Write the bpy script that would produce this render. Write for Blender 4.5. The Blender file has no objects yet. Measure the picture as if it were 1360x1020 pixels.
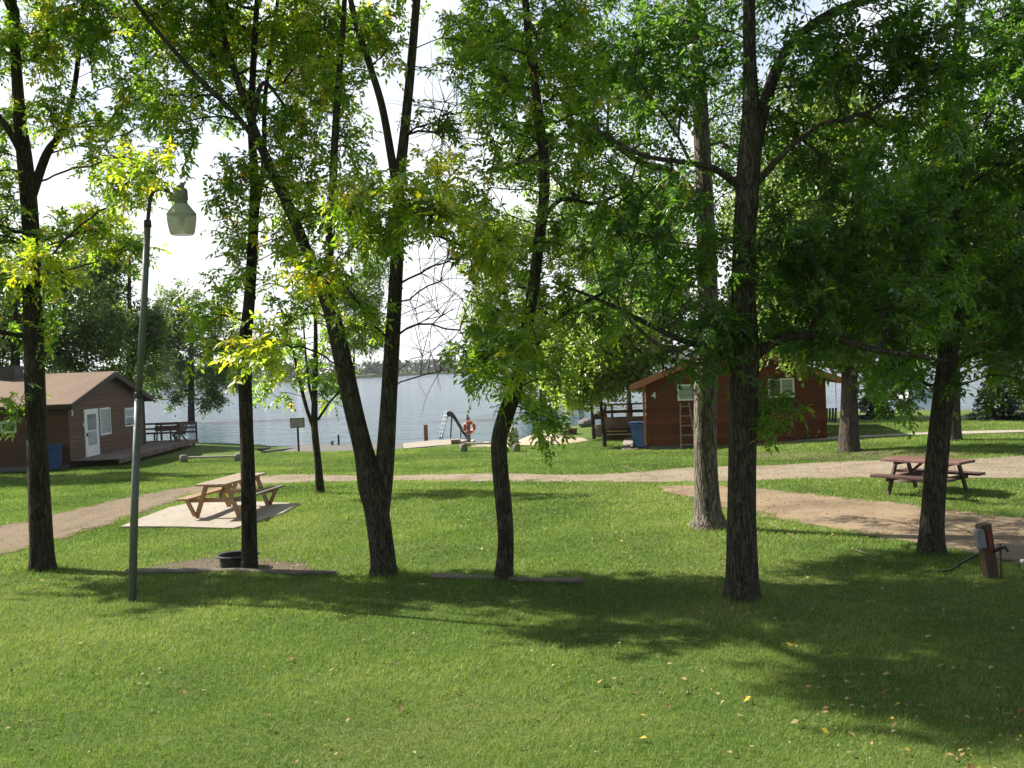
import bpy, math, random
import numpy as np
from mathutils import Matrix, Vector
random.seed(7); rng = np.random.default_rng(7)
SC = bpy.context.scene; COL = SC.collection
R = math.radians
# ------------------------------------------------------------------ camera
F = 1322.0; CAMZ = 3.1; PITCH = 0.975; ROLL = -2.3
cam_d = bpy.data.cameras.new('camera'); cam = bpy.data.objects.new('camera', cam_d); COL.objects.link(cam)
cam_d.sensor_width = 36; cam_d.lens = 36*F/1360; cam_d.clip_start = 0.1; cam_d.clip_end = 9000
RM = Matrix.Rotation(R(90-PITCH), 3, 'X') @ Matrix.Rotation(R(ROLL), 3, 'Z')
cam.matrix_world = Matrix.Translation((0, 0, CAMZ)) @ RM.to_4x4()
SC.camera = cam
CR = np.array(RM)
# ------------------------------------------------------------------ light and sky
SUN_AZ = 23.0; SUN_EL = 41.0        # sun stands left and beyond: azimuth measured from -X towards +Y
sv = np.array([-math.cos(R(SUN_AZ))*math.cos(R(SUN_EL)), math.sin(R(SUN_AZ))*math.cos(R(SUN_EL)), math.sin(R(SUN_EL))])
ld = bpy.data.lights.new('sun', 'SUN'); ld.energy = 5.0; ld.angle = R(0.55); ld.color = (1, .94, .84)
sun = bpy.data.objects.new('sun', ld); COL.objects.link(sun)
sun.rotation_euler = Vector(sv).to_track_quat('Z', 'Y').to_euler()
w = bpy.data.worlds.new('World'); SC.world = w; w.use_nodes = True
nt = w.node_tree; nt.nodes.clear(); L = nt.links.new
sky = nt.nodes.new('ShaderNodeTexSky'); sky.sky_type = 'NISHITA'; sky.sun_disc = False
sky.sun_elevation = R(SUN_EL); sky.sun_rotation = math.atan2(sv[0], sv[1]); sky.air_density = 1.0; sky.dust_density = 1.5
tc = nt.nodes.new('ShaderNodeTexCoord'); mp = nt.nodes.new('ShaderNodeMapping'); mp.inputs['Scale'].default_value = (1, 1, 2.6)
nz = nt.nodes.new('ShaderNodeTexNoise'); nz.inputs['Scale'].default_value = 3.1; nz.inputs['Detail'].default_value = 7; nz.inputs['Roughness'].default_value = .55
L(tc.outputs['Generated'], mp.inputs['Vector']); L(mp.outputs[0], nz.inputs['Vector'])
cr = nt.nodes.new('ShaderNodeValToRGB'); cr.color_ramp.elements[0].position = .44; cr.color_ramp.elements[1].position = .60; cr.color_ramp.elements[0].color = (.42, .42, .42, 1)
L(nz.outputs['Fac'], cr.inputs[0])
sx = nt.nodes.new('ShaderNodeSeparateXYZ'); L(tc.outputs['Generated'], sx.inputs[0])
hz = nt.nodes.new('ShaderNodeMapRange'); hz.inputs['From Min'].default_value = .36; hz.inputs['From Max'].default_value = .16
hz.inputs['To Min'].default_value = 0; hz.inputs['To Max'].default_value = 1; L(sx.outputs['Z'], hz.inputs['Value'])
mx0 = nt.nodes.new('ShaderNodeMath'); mx0.operation = 'MAXIMUM'; L(cr.outputs[0], mx0.inputs[0]); L(hz.outputs[0], mx0.inputs[1])
mxs = nt.nodes.new('ShaderNodeMath'); mxs.operation = 'MULTIPLY'; mxs.inputs[1].default_value = .93; L(mx0.outputs[0], mxs.inputs[0])
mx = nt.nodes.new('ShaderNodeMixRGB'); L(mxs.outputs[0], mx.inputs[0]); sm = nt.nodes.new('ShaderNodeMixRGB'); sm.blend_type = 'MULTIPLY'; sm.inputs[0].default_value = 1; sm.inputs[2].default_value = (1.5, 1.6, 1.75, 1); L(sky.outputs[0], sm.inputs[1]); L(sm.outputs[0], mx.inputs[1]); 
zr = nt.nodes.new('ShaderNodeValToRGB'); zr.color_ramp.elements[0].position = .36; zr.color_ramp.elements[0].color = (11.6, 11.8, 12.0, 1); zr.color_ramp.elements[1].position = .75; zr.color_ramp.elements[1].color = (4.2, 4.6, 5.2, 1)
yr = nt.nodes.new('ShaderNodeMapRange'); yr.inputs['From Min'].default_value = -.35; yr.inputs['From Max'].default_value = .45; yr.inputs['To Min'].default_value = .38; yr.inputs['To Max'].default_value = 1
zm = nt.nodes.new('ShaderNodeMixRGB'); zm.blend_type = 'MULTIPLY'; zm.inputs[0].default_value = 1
L(sx.outputs['Z'], zr.inputs[0]); L(sx.outputs['Y'], yr.inputs['Value']); L(zr.outputs[0], zm.inputs[1]); L(yr.outputs[0], zm.inputs[2]); L(zm.outputs[0], mx.inputs[2])      # cloud brightest towards the horizon, dimmed behind the camera to deepen the shade
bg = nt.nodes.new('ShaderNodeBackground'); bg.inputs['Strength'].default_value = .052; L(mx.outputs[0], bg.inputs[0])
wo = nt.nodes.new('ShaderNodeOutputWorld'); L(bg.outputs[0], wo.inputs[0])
SC.view_settings.view_transform = 'Standard'; SC.view_settings.look = 'None'; SC.view_settings.exposure = 1.12; SC.view_settings.gamma = 1
SC.render.engine = 'CYCLES'
SC.cycles.max_bounces = 7; SC.cycles.diffuse_bounces = 3; SC.cycles.transmission_bounces = 4; SC.cycles.transparent_max_bounces = 12
# ------------------------------------------------------------------ helpers
def ss(a, b, v):
    t = np.clip((np.asarray(v, float)-a)/(b-a), 0, 1); return t*t*(3-2*t)
SHX = np.array([-400, -40, -24, -19.1, -14, -11, -5.7, -2.6, -1.2, 0.0, .6, 1.9, 5.7, 10, 17, 25, 34, 400])
SHY = np.array([60, 60, 60.5, 60, 55, 51.2, 50.2, 52.6, 48.3, 48.0, 53, 59, 62, 60, 57, 52.5, 53, 53])
LAKE = -.95
def H(x, y):
    x = np.asarray(x, float); y = np.asarray(y, float)
    h = -.45*ss(22, 42, y)*(1-.72*ss(7, 13, x))
    h = h + .035*np.sin(x*.5+1)*np.sin(y*.43) + .02*np.sin(x*1.3+y*.9)
    sy = np.interp(x, SHX, SHY)
    h = h - .16*ss(-6, 0, y-sy)*(x < 8)
    h = h - 1.3*ss(-.3, 4.5, y-sy)
    h = h - .8*ss(4, 30, y-sy)
    return h
def Pd(px, py, d):
    v = CR @ np.array([(px-680)/F*d, -(py-510)/F*d, -d]); return v + np.array([0, 0, CAMZ])
def G(px, py, z=None):
    """the point of the ground (or of the level z) seen at a place of the photo"""
    v = CR @ np.array([(px-680)/F, -(py-510)/F, -1.0])
    if z is not None:
        t = (z-CAMZ)/v[2]; return np.array([v[0]*t, v[1]*t, z])
    t = 5.0
    for i in range(4000):
        q = v*t
        if q[2]+CAMZ <= H(q[0], q[1]): break
        t += .03
    return np.array([v[0]*t, v[1]*t, float(H(v[0]*t, v[1]*t))])
def depth_of(p): return float(-(CR.T @ (np.asarray(p)-np.array([0, 0, CAMZ])))[2])
def tag(o, label=None, cat=None, group=None, kind=None):
    if label: o['label'] = label
    if cat: o['category'] = cat
    if group: o['group'] = group
    if kind: o['kind'] = kind
    return o
def thing(name, label, cat, loc, rz=0, group=None):
    o = bpy.data.objects.new(name, None); COL.objects.link(o); o.empty_display_size = .2
    o.location = loc; o.rotation_euler = (0, 0, rz); return tag(o, label, cat, group)
def mesh_np(name, V, Fc, mat, parent=None, attrs=None, smooth=False):
    V = np.asarray(V, np.float32); Fc = np.asarray(Fc, np.int32)
    me = bpy.data.meshes.new(name); n, k = Fc.shape
    me.vertices.add(len(V)); me.vertices.foreach_set('co', V.ravel())
    me.loops.add(n*k); me.loops.foreach_set('vertex_index', Fc.ravel())
    me.polygons.add(n); me.polygons.foreach_set('loop_start', np.arange(0, n*k, k, dtype=np.int32))
    try: me.polygons.foreach_set('loop_total', np.full(n, k, np.int32))
    except Exception: pass
    if smooth: me.polygons.foreach_set('use_smooth', np.ones(n, bool))
    for a, vals in (attrs or {}).items():
        at = me.attributes.new(a, 'FLOAT', 'POINT'); at.data.foreach_set('value', np.asarray(vals, np.float32))
    me.update(calc_edges=True); me.validate(clean_customdata=False)
    me.materials.append(mat)
    o = bpy.data.objects.new(name, me); COL.objects.link(o)
    if parent is not None: o.parent = parent
    return o
class MB:
    """collects boxes, bars, tubes and lathes; build() links them as ONE mesh"""
    def __init__(s): s.v = []; s.f = []; s.sm = []; s.st = []
    def add(s, vs, fs, sm=False):
        b = len(s.v); s.st.append((b, len(s.f))); s.v += [tuple(map(float, q)) for q in vs]; s.f += [tuple(b+i for i in f) for f in fs]; s.sm += [sm]*len(fs); return s
    def box(s, c, d, rz=0, M=None, ch=0.0):
        x, y, z = d[0]/2, d[1]/2, d[2]/2
        if ch <= 0:
            vs = [(i*x, j*y, k*z) for i in (-1, 1) for j in (-1, 1) for k in (-1, 1)]
            fs = [(0, 1, 3, 2), (4, 6, 7, 5), (0, 4, 5, 1), (2, 3, 7, 6), (0, 2, 6, 4), (1, 5, 7, 3)]
        else:
            import bmesh
            bm = bmesh.new(); bmesh.ops.create_cube(bm, size=1)
            for q in bm.verts: q.co = Vector((q.co.x*d[0], q.co.y*d[1], q.co.z*d[2]))
            bmesh.ops.bevel(bm, geom=bm.edges[:], offset=ch, segments=1, affect='EDGES')
            bm.verts.index_update(); vs = [tuple(q.co) for q in bm.verts]; fs = [tuple(q.index for q in f.verts) for f in bm.faces]; bm.free()
        c_, s_ = math.cos(rz), math.sin(rz)
        out = []
        for v in vs:
            if M is not None: v = tuple(M @ Vector(v))
            out.append((c[0]+v[0]*c_-v[1]*s_, c[1]+v[0]*s_+v[1]*c_, c[2]+v[2]))
        return s.add(out, fs)
    def bar(s, a, b, wd, ht, up=(0, 0, 1)):
        a = Vector(a); b = Vector(b); d = (b-a); l = d.length; d.normalize(); u = Vector(up)
        if abs(d.dot(u)) > .98: u = Vector((0, 1, 0))
        r = d.cross(u).normalized(); u = r.cross(d).normalized()
        vs = [a+(b-a)*i+r*(j*wd/2)+u*(k*ht/2) for i in (0, 1) for j in (-1, 1) for k in (-1, 1)]
        return s.add(vs, [(0, 1, 3, 2), (4, 6, 7, 5), (0, 4, 5, 1), (2, 3, 7, 6), (0, 2, 6, 4), (1, 5, 7, 3)])
    def tube(s, pts, rad, n=10, cap=True):
        V, Fq = tube_np(np.array(pts, float), np.broadcast_to(np.array(rad, float), (len(pts),)), n)
        fs = [tuple(q) for q in Fq.tolist()]
        if cap: m = len(pts); fs += [tuple(range(n))[::-1], tuple(range((m-1)*n, m*n))]
        return s.add(V.tolist(), fs, True)
    def lathe(s, prof, c=(0, 0, 0), n=24, cap=False, sm=True):
        vs = []; fs = []
        for r, z in prof:
            for i in range(n):
                a = 2*math.pi*i/n; vs.append((c[0]+r*math.cos(a), c[1]+r*math.sin(a), c[2]+z))
        for k in range(len(prof)-1):
            for i in range(n): fs.append((k*n+i, k*n+(i+1) % n, (k+1)*n+(i+1) % n, (k+1)*n+i))
        if cap: fs += [tuple(range(n))[::-1], tuple(range((len(prof)-1)*n, len(prof)*n))]
        return s.add(vs, fs, sm)
    def build(s, name, mat, parent=None):
        me = bpy.data.meshes.new(name); me.from_pydata(s.v, [], s.f); me.polygons.foreach_set('use_smooth', s.sm)
        me.update(); me.materials.append(mat); o = bpy.data.objects.new(name, me); COL.objects.link(o)
        if parent is not None: o.parent = parent
        return o
def each(m, name, mat, parent):
    """every shape collected in m as a mesh of its own"""
    st = m.st+[(len(m.v), len(m.f))]
    for (v0, f0), (v1, f1) in zip(st, st[1:]):
        q = MB(); q.v = m.v[v0:v1]; q.f = [tuple(i-v0 for i in f) for f in m.f[f0:f1]]; q.sm = m.sm[f0:f1]; q.build(name, mat, parent)
def tube_np(P, rad, n, lump=0, seed=0):
    m = len(P); T = np.gradient(P, axis=0); T /= np.linalg.norm(T, axis=1)[:, None]+1e-9
    u = np.array([0, 1, 0.0]) if abs(T[0, 2]) > .7 else np.array([0, 0, 1.0])
    Us = []
    for t in T:
        u = u-t*np.dot(u, t); u /= np.linalg.norm(u)+1e-9; Us.append(u)
    U = np.array(Us); W = np.cross(T, U)
    a = np.linspace(0, 2*np.pi, n, endpoint=False); rr = np.repeat(np.asarray(rad)[:, None], n, 1)
    if lump:
        zz = np.cumsum(np.r_[0, np.linalg.norm(np.diff(P, axis=0), axis=1)])[:, None]
        rr = rr*(1+lump*(np.sin(3*a[None]+seed+zz*.7)*.5+np.sin(5*a[None]+seed*2-zz*1.3)*.35+np.sin(2*a[None]+zz*2.2+seed)*.4))
    V = P[:, None]+rr[..., None]*(np.cos(a)[None, :, None]*U[:, None]+np.sin(a)[None, :, None]*W[:, None])
    i = np.arange(m-1)[:, None]*n; j = np.arange(n)[None]; j2 = (j+1) % n
    Fq = np.stack([i+j, i+j2, i+n+j2, i+n+j], -1).reshape(-1, 4)
    return V.reshape(-1, 3), Fq
def catmull(P, step=.15):
    P = np.array(P, float); Q = np.vstack([2*P[0]-P[1], P, 2*P[-1]-P[-2]]); out = []
    for i in range(len(P)-1):
        p0, p1, p2, p3 = Q[i:i+4]; n = max(1, int(np.linalg.norm((p2-p1)[:3])/step))
        for t in np.arange(n)/n:
            out.append(.5*((2*p1)+(-p0+p2)*t+(2*p0-5*p1+4*p2-p3)*t*t+(-p0+3*p1-3*p2+p3)*t**3))
    out.append(P[-1]); return np.array(out)
# ------------------------------------------------------------------ materials
def new_mat(name):
    m = bpy.data.materials.new(name); m.use_nodes = True; t = m.node_tree; t.nodes.clear(); return m, t
class NB:
    def __init__(s, name): s.m, s.t = new_mat(name); s.out = s.t.nodes.new('ShaderNodeOutputMaterial')
    def n(s, ty, ins=None, **kw):
        nd = s.t.nodes.new('ShaderNode'+ty)
        for k, v in kw.items(): setattr(nd, k, v)
        for k, v in (ins or {}).items():
            if hasattr(v, 'is_output') : s.t.links.new(v, nd.inputs[k])
            elif isinstance(v, bpy.types.Node): s.t.links.new(v.outputs[0], nd.inputs[k])
            else: nd.inputs[k].default_value = v
        return nd
    def coord(s, scale=(1, 1, 1), which='Object', rot=(0, 0, 0)):
        c = s.n('TexCoord'); return s.n('Mapping', {'Vector': c.outputs[which], 'Scale': scale, 'Rotation': rot})
    def noise(s, vec, scale, detail=4, rough=.55): return s.n('TexNoise', {'Vector': vec, 'Scale': scale, 'Detail': detail, 'Roughness': rough}).outputs['Fac']
    def ramp(s, fac, stops):
        r = s.n('ValToRGB', {0: fac}); e = r.color_ramp.elements
        while len(e) < len(stops): e.new(.5)
        for q, (p, c) in zip(e, stops): q.position = p; q.color = (*c, 1) if len(c) == 3 else c
        return r.outputs[0]
    def mix(s, f, a, b, mode='MIX'):
        r = s.n('MixRGB', blend_type=mode)
        for k, v in ((0, f), (1, a), (2, b)):
            if isinstance(v, (tuple, list)): r.inputs[k].default_value = (*v, 1) if len(v) == 3 else v
            elif isinstance(v, (int, float)): r.inputs[k].default_value = v
            else: s.t.links.new(v, r.inputs[k])
        return r.outputs[0]
    def math(s, op, a, b=0.0, c=None):
        d = {0: a, 1: b}
        if c is not None: d[2] = c
        return s.n('Math', d, operation=op).outputs[0]
    def bump(s, h, strength=.5, dist=.02, normal=None):
        d = {'Height': h, 'Strength': strength, 'Distance': dist}
        if normal is not None: d['Normal'] = normal
        return s.n('Bump', d).outputs[0]
    def done(s, color, rough=.7, normal=None, metal=0, spec=.4, **kw):
        d = {'Roughness': rough, 'Metallic': metal, 'Specular IOR Level': spec}
        if isinstance(color, tuple): d['Base Color'] = (*color, 1) if len(color) == 3 else color
        else: d['Base Color'] = color
        if normal is not None: d['Normal'] = normal
        d.update(kw)
        p = s.n('BsdfPrincipled', d); s.t.links.new(p.outputs[0], s.out.inputs[0]); return s.m
def m_paint(name, col, rough=.6, var=.25, scale=3, bump=.15, metal=0, grime=(.08, .07, .05), g=.25):
    b = NB(name); v = b.coord(); n1 = b.noise(v, scale, 6); n2 = b.noise(v, scale*9, 4)
    c = b.mix(b.math('MULTIPLY', n2, var), col, tuple(q*.6 for q in col))
    c = b.mix(b.ramp(n1, [(.5, (0, 0, 0)), (.72, (g, g, g))]), c, grime)
    return b.done(c, rough, b.bump(n2, bump, .01), metal)
def m_wood(name, col, dark, axis=0, rough=.75, sc=1.0, weather=(.3, .28, .25), wamt=.35):
    b = NB(name); s = [14*sc]*3; s[axis] = 1.2*sc; v = b.coord(tuple(s)); n1 = b.noise(v, 2.2, 6, .65)
    v2 = b.coord(); n2 = b.noise(v2, 1.4, 5)
    c = b.mix(b.ramp(n1, [(.35, (0, 0, 0)), (.7, (1, 1, 1))]), dark, col)
    c = b.mix(b.ramp(n2, [(.45, (0, 0, 0)), (.7, (wamt,)*3)]), c, weather)
    return b.done(c, rough, b.bump(n1, .5, .012))
def m_siding(name, col, dark, board, weather, wamt=.4):
    b = NB(name); c0 = b.n('TexCoord'); sp = b.n('SeparateXYZ', {0: c0.outputs['Object']}); row = b.math('FLOOR', b.math('DIVIDE', b.math('SUBTRACT', sp.outputs['Z'], .15), board))
    wn = b.n('TexWhiteNoise', {'W': row}, noise_dimensions='1D').outputs['Value']; v = b.coord((1.0, 1.0, 16)); n1 = b.noise(v, 2.0, 6, .65); n2 = b.noise(b.coord(), 1.1, 5, .6)
    c = b.mix(b.ramp(n1, [(.3, (0, 0, 0)), (.7, (1, 1, 1))]), dark, col); c = b.mix(b.math('MULTIPLY', wn, .8), c, dark)
    c = b.mix(b.ramp(n2, [(.42, (0, 0, 0)), (.68, (wamt,)*3)]), c, weather)
    return b.done(c, .7, b.bump(n1, .5, .012), spec=.25)
def m_bark(name, c1, c2, scale=1.0, moss=.15, strength=1.0, deep=.5):
    b = NB(name); v0 = b.coord((1, 1, .16)); wob = b.n('TexNoise', {'Vector': b.coord((1, 1, .6)), 'Scale': 7*scale, 'Detail': 3}).outputs['Color']
    v = b.mix(.055, v0.outputs[0], wob)
    n0 = b.n('TexNoise', {'Vector': v, 'Scale': 21*scale, 'Detail': 2.5, 'Roughness': .5}).outputs['Fac']
    rg = b.math('MULTIPLY', b.math('ABSOLUTE', b.math('SUBTRACT', n0, .5)), 7.0)      # 0 in the furrows
    n1 = b.noise(b.coord((1, 1, .45)), 55*scale, 5, .7); n2 = b.noise(b.coord((1, 1, .5)), 2.1, 4); n3 = b.noise(b.coord((1, 1, .3)), 9, 4)
    e = b.ramp(rg, [(0, (0, 0, 0)), (.55, (.8, .8, .8)), (1, (1, 1, 1))])
    hgt = b.math('ADD', b.math('MULTIPLY', e, deep+.4), b.math('MULTIPLY', n1, .55))
    mid = tuple((p*.45+q*.55) for p, q in zip(c1, c2))
    c = b.mix(e, c1, c2); c = b.mix(b.ramp(n1, [(.38, (.75, .75, .75)), (.55, (0, 0, 0))]), c, c1)
    c = b.mix(b.ramp(n3, [(.42, (0, 0, 0)), (.68, (.5, .5, .5))]), c, mid)
    c = b.mix(b.ramp(n2, [(.5, (0, 0, 0)), (.7, (moss,)*3)]), c, (.10, .12, .05))
    return b.done(c, .93, b.bump(hgt, strength, .022), spec=.12)
def m_leaf(name, stops, trans, tfac=.5, gloss=.22, gr=.5):
    """attribute v: 0..1 leaf tone, above 1 turning yellow"""
    b = NB(name); a = b.n('Attribute', attribute_name='v'); c = b.ramp(a.outputs['Fac'], stops)
    tr = b.mix(1.0, c, trans, 'MULTIPLY')
    df = b.n('BsdfDiffuse', {'Color': c}); tl = b.n('BsdfTranslucent', {'Color': tr}); m = b.n('MixShader', {0: tfac, 1: df, 2: tl})
    gl = b.n('BsdfGlossy', {'Roughness': gr, 'Color': (1, 1, .95, 1)}); fr = b.n('Fresnel', {'IOR': 1.36})
    m2 = b.n('MixShader', {0: b.math('MULTIPLY', fr, gloss), 1: m, 2: gl}); b.t.links.new(m2.outputs[0], b.out.inputs[0]); return b.m
ASH = m_leaf('ash_leaf', [(0, (.03, .07, .012)), (.45, (.10, .18, .02)), (.72, (.19, .27, .028)), (.86, (.34, .33, .028)), (1, (.50, .34, .04))], (3.0, 2.9, 1.3), .62, .16)
DARKLEAF = m_leaf('maple_leaf', [(0, (.02, .052, .012)), (.5, (.055, .118, .017)), (.85, (.115, .19, .024)), (.97, (.28, .26, .03)), (1, (.34, .25, .03))], (2.9, 3.0, 1.3), .55, .10)
FARLEAF = m_leaf('far_leaf', [(0, (.025, .055, .014)), (.5, (.10, .16, .04)), (1, (.23, .29, .09))], (2.4, 2.4, 1.2), .5, .12, .5)
FARLIT = m_leaf('sunlit_far_leaf', [(0, (.05, .095, .02)), (.5, (.14, .21, .045)), (1, (.27, .33, .08))], (2.3, 2.3, 1.1), .55, .12, .5)  # lighter copy of the far leaf, sunlit brightness put into the colour
SPRUCE = m_leaf('spruce_needles', [(0, (.012, .032, .014)), (.5, (.03, .065, .025)), (1, (.06, .11, .03))], (1.2, 1.4, .9), .25)
GRASSB = m_leaf('grass_blade', [(0, (.050, .095, .020)), (.45, (.145, .228, .043)), (.82, (.30, .375, .105)), (.93, (.30, .30, .10)), (1, (.36, .31, .15))], (1.35, 1.5, .9), .35, .06, .7)
BARK_D = m_bark('dark_bark', (.016, .013, .010), (.078, .066, .048), 1.0)
BARK_F = m_bark('fissured_bark', (.022, .019, .014), (.125, .108, .080), 1.1, .2)
BARK_P = m_bark('pale_bark', (.04, .033, .027), (.27, .235, .19), .75, .1, 1.0)
BARK_FAR = m_bark('far_bark', (.03, .026, .02), (.12, .10, .08), .6)
# ------------------------------------------------------------------ noise on the plane
def vn(x, y, sc, seed=0):
    r_ = np.random.default_rng(seed); T = r_.random((64, 64)); x = np.asarray(x)/sc; y = np.asarray(y)/sc
    xi = np.floor(x).astype(int); yi = np.floor(y).astype(int); fx = x-xi; fy = y-yi; fx = fx*fx*(3-2*fx); fy = fy*fy*(3-2*fy)
    g = lambda i, j: T[(xi+i) % 64, (yi+j) % 64]
    return (g(0, 0)*(1-fx)+g(1, 0)*fx)*(1-fy)+(g(0, 1)*(1-fx)+g(1, 1)*fx)*fy
def sdist(x, y, poly):
    """signed distance to a polygon, positive inside"""
    x = np.asarray(x, float); y = np.asarray(y, float); d = np.full(x.shape, 1e9); ins = np.zeros(x.shape, bool)
    n = len(poly)
    for i in range(n):
        ax, ay = poly[i][:2]; bx, by = poly[(i+1) % n][:2]; ex, ey = bx-ax, by-ay
        t = np.clip(((x-ax)*ex+(y-ay)*ey)/(ex*ex+ey*ey+1e-12), 0, 1)
        d = np.minimum(d, np.hypot(x-ax-t*ex, y-ay-t*ey))
        c = (ay > y) != (by > y)
        with np.errstate(divide='ignore', invalid='ignore'):
            ins ^= c & (x < (bx-ax)*(y-ay)/(by-ay+1e-12)+ax)
    return np.where(ins, d, -d)
def poly_px(pts): return [G(*p)[:2] for p in pts]
# ------------------------------------------------------------------ ground
def dry(x, y): return np.clip(.55*vn(x, y, 3.1, 3)+.3*vn(x, y, 1.1, 4)+.15*vn(x, y, .4, 5), 0, 1)
xs = np.concatenate([np.linspace(-400, -62, 18), np.arange(-60, 60.1, .4), np.linspace(62, 400, 18)])
ys = np.concatenate([np.linspace(-300, -12, 14), np.arange(-10, 76.1, .4), np.linspace(78, 110, 9)])
X, Y = np.meshgrid(xs, ys); Z = H(X, Y); ny, nx = X.shape
idx = np.arange(nx*ny).reshape(ny, nx)
Fq = np.stack([idx[:-1, :-1], idx[:-1, 1:], idx[1:, 1:], idx[1:, :-1]], -1).reshape(-1, 4)
b = NB('lawn'); v = b.coord(); a = b.n('Attribute', attribute_name='dry')
n_f = b.noise(v, 60, 4, .7); n_m = b.noise(v, 9, 5, .6); n_s = b.noise(v, 22, 4, .7)
c = b.ramp(b.math('ADD', b.math('MULTIPLY', n_m, .6), b.math('MULTIPLY', n_s, .4)), [(.32, (.062, .106, .022)), (.5, (.118, .178, .036)), (.68, (.190, .246, .064))])
c = b.mix(b.ramp(a.outputs['Fac'], [(.5, (0, 0, 0)), (.8, (.6, .6, .6))]), c, (.21, .23, .075))
c = b.mix(b.ramp(n_f, [(.35, (.75,)*3), (.5, (0, 0, 0))]), c, (.022, .045, .008))
c = b.mix(b.ramp(n_f, [(.62, (0,)*3), (.75, (.5,)*3)]), c, (.25, .27, .10))
shore = b.n('Attribute', attribute_name='shore')
c = b.mix(b.ramp(shore.outputs['Fac'], [(.4, (0, 0, 0)), (.7, (1, 1, 1))]), c, (.23, .19, .13))
LAWN = b.done(c, .9, b.bump(b.math('ADD', n_f, n_s), .9, .03), spec=.1)
sh = Y-np.interp(X, SHX, SHY)
ground = mesh_np('ground', np.stack([X, Y, Z], -1).reshape(-1, 3), Fq, LAWN, attrs={'dry': dry(X, Y).ravel(), 'shore': ss(.3, 1.3, sh).ravel()}, smooth=True)
tag(ground, kind='structure')
# ------------------------------------------------------------------ lake and far shore
b = NB('lake_water'); v = b.coord((.55, 1.25, 1)); v2 = b.coord((.25, .5, 1)); v3 = b.coord((.02, .05, 1))
w1 = b.noise(v, 1.1, 5, .6); w2 = b.noise(v2, .8, 4, .5); w3 = b.noise(v3, 1, 3)
c = b.mix(w3, (.045, .09, .12), (.07, .12, .145))
LKM = b.done(c, .10, b.bump(b.math('ADD', w1, b.math('MULTIPLY', w2, 1.6)), 1.0, .50), spec=.5, **{'IOR': 1.33})
lk = MB(); lk.add([(-4000, 30, LAKE), (4000, 30, LAKE), (4000, 7000, LAKE), (-4000, 7000, LAKE)], [(0, 1, 2, 3)])
tag(lk.build('water', LKM), kind='structure')
fx = np.linspace(-1600, 1800, 341); fyr = np.interp(fx, [-1600, -500, -190, -140, -90, 20, 140, 500, 1800], [420, 430, 500, 640, 940, 930, 985, 1000, 900])+20*vn(fx, fx*0, 60, 8)
rows = [(0, LAKE-.3), (3, LAKE+.25), (30, LAKE+1.2), (120, 2.2), (400, 5.5), (1500, 4)]
V = np.array([(x, y+o, z) for o, z in rows for x, y in zip(fx, fyr)]); n = len(fx)
i = np.arange(len(rows)-1)[:, None]*n; j = np.arange(n-1)[None]
Ff = np.stack([i+j, i+j+1, i+n+j+1, i+n+j], -1).reshape(-1, 4)
b = NB('far_meadow'); nn = b.noise(b.coord(), .05, 4)
FM = b.done(b.mix(nn, (.16, .19, .08), (.24, .23, .12)), .95, spec=.1)
tag(mesh_np('far_shore', V, Ff, FM, smooth=True), kind='structure')
def far_wood():
    N = 1150; x = rng.uniform(-1500, 1700, N*3); k = rng.random(N*3) < .5*(1.2-np.abs(x)/2200); x = np.where(k, x, x*.42); N = len(x)
    y = np.interp(x, fx, fyr)+26+rng.random(N)**.8*150
    hh = (6+7*vn(x, y*0, 90, 11)+3*rng.random(N))*(1+.25*((y-np.interp(x, fx, fyr))/170))*np.interp(x, [-1600, -160, -90, 1800], [.8, .62, 1, 1])*np.interp(x, [60, 200], [1, 1.35])
    Vv = []; at = []
    for q in range(N):
        m = 46; u = rng.normal(size=(m, 3)); u /= np.linalg.norm(u, axis=1)[:, None]; rr = 2.6+rng.random()*1.6
        p = np.array([x[q], y[q], 1+hh[q]*.52])+u*np.array([rr, rr, hh[q]*.5])*(.75+.35*rng.random((m, 1)))
        t1 = rng.normal(size=(m, 3)); t2 = rng.normal(size=(m, 3)); s = .75
        Vv.append(np.stack([p-t1*s, p+t2*s, p+t1*s, p-t2*s], 1)); at.append(np.repeat(np.clip(rng.normal(.5, .16)+rng.normal(0, .12, m), 0, 1), 4))
    Vv = np.concatenate(Vv).reshape(-1, 3); Fk = np.arange(len(Vv)).reshape(-1, 4)
    o = mesh_np('far_wood', Vv, Fk, m_leaf('hazy_wood_leaf', [(0, (.035, .055, .034)), (.5, (.052, .078, .040)), (1, (.12, .145, .055))], (1.1, 1.1, 1), .3), attrs={'v': np.concatenate(at)})
    tag(o, 'distant grey green wood along the far shore of the lake', 'wood', kind='stuff')
far_wood()
# reeds along the far waterline
N = 9000; x = rng.uniform(-420, 420, N); y = np.interp(x, fx, fyr)+rng.uniform(-1, 9, N); hh = rng.uniform(1.2, 2.6, N); wv = rng.uniform(.4, 1.1, N)
z0 = LAKE-.1; Vv = np.stack([np.stack([x-wv, y, x*0+z0], -1), np.stack([x+wv, y, x*0+z0], -1), np.stack([x+wv*.5, y+.5, z0+hh], -1), np.stack([x-wv*.5, y+.5, z0+hh*.9], -1)], 1).reshape(-1, 3)
o = mesh_np('reed_belt', Vv, np.arange(4*N).reshape(-1, 4), m_leaf('reed_leaf', [(0, (.16, .19, .07)), (1, (.30, .29, .14))], (1, 1, 1), .3), attrs={'v': np.repeat(rng.random(N), 4)})
tag(o, 'pale green belt of reeds along the far waterline', 'reeds', kind='stuff')
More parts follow.
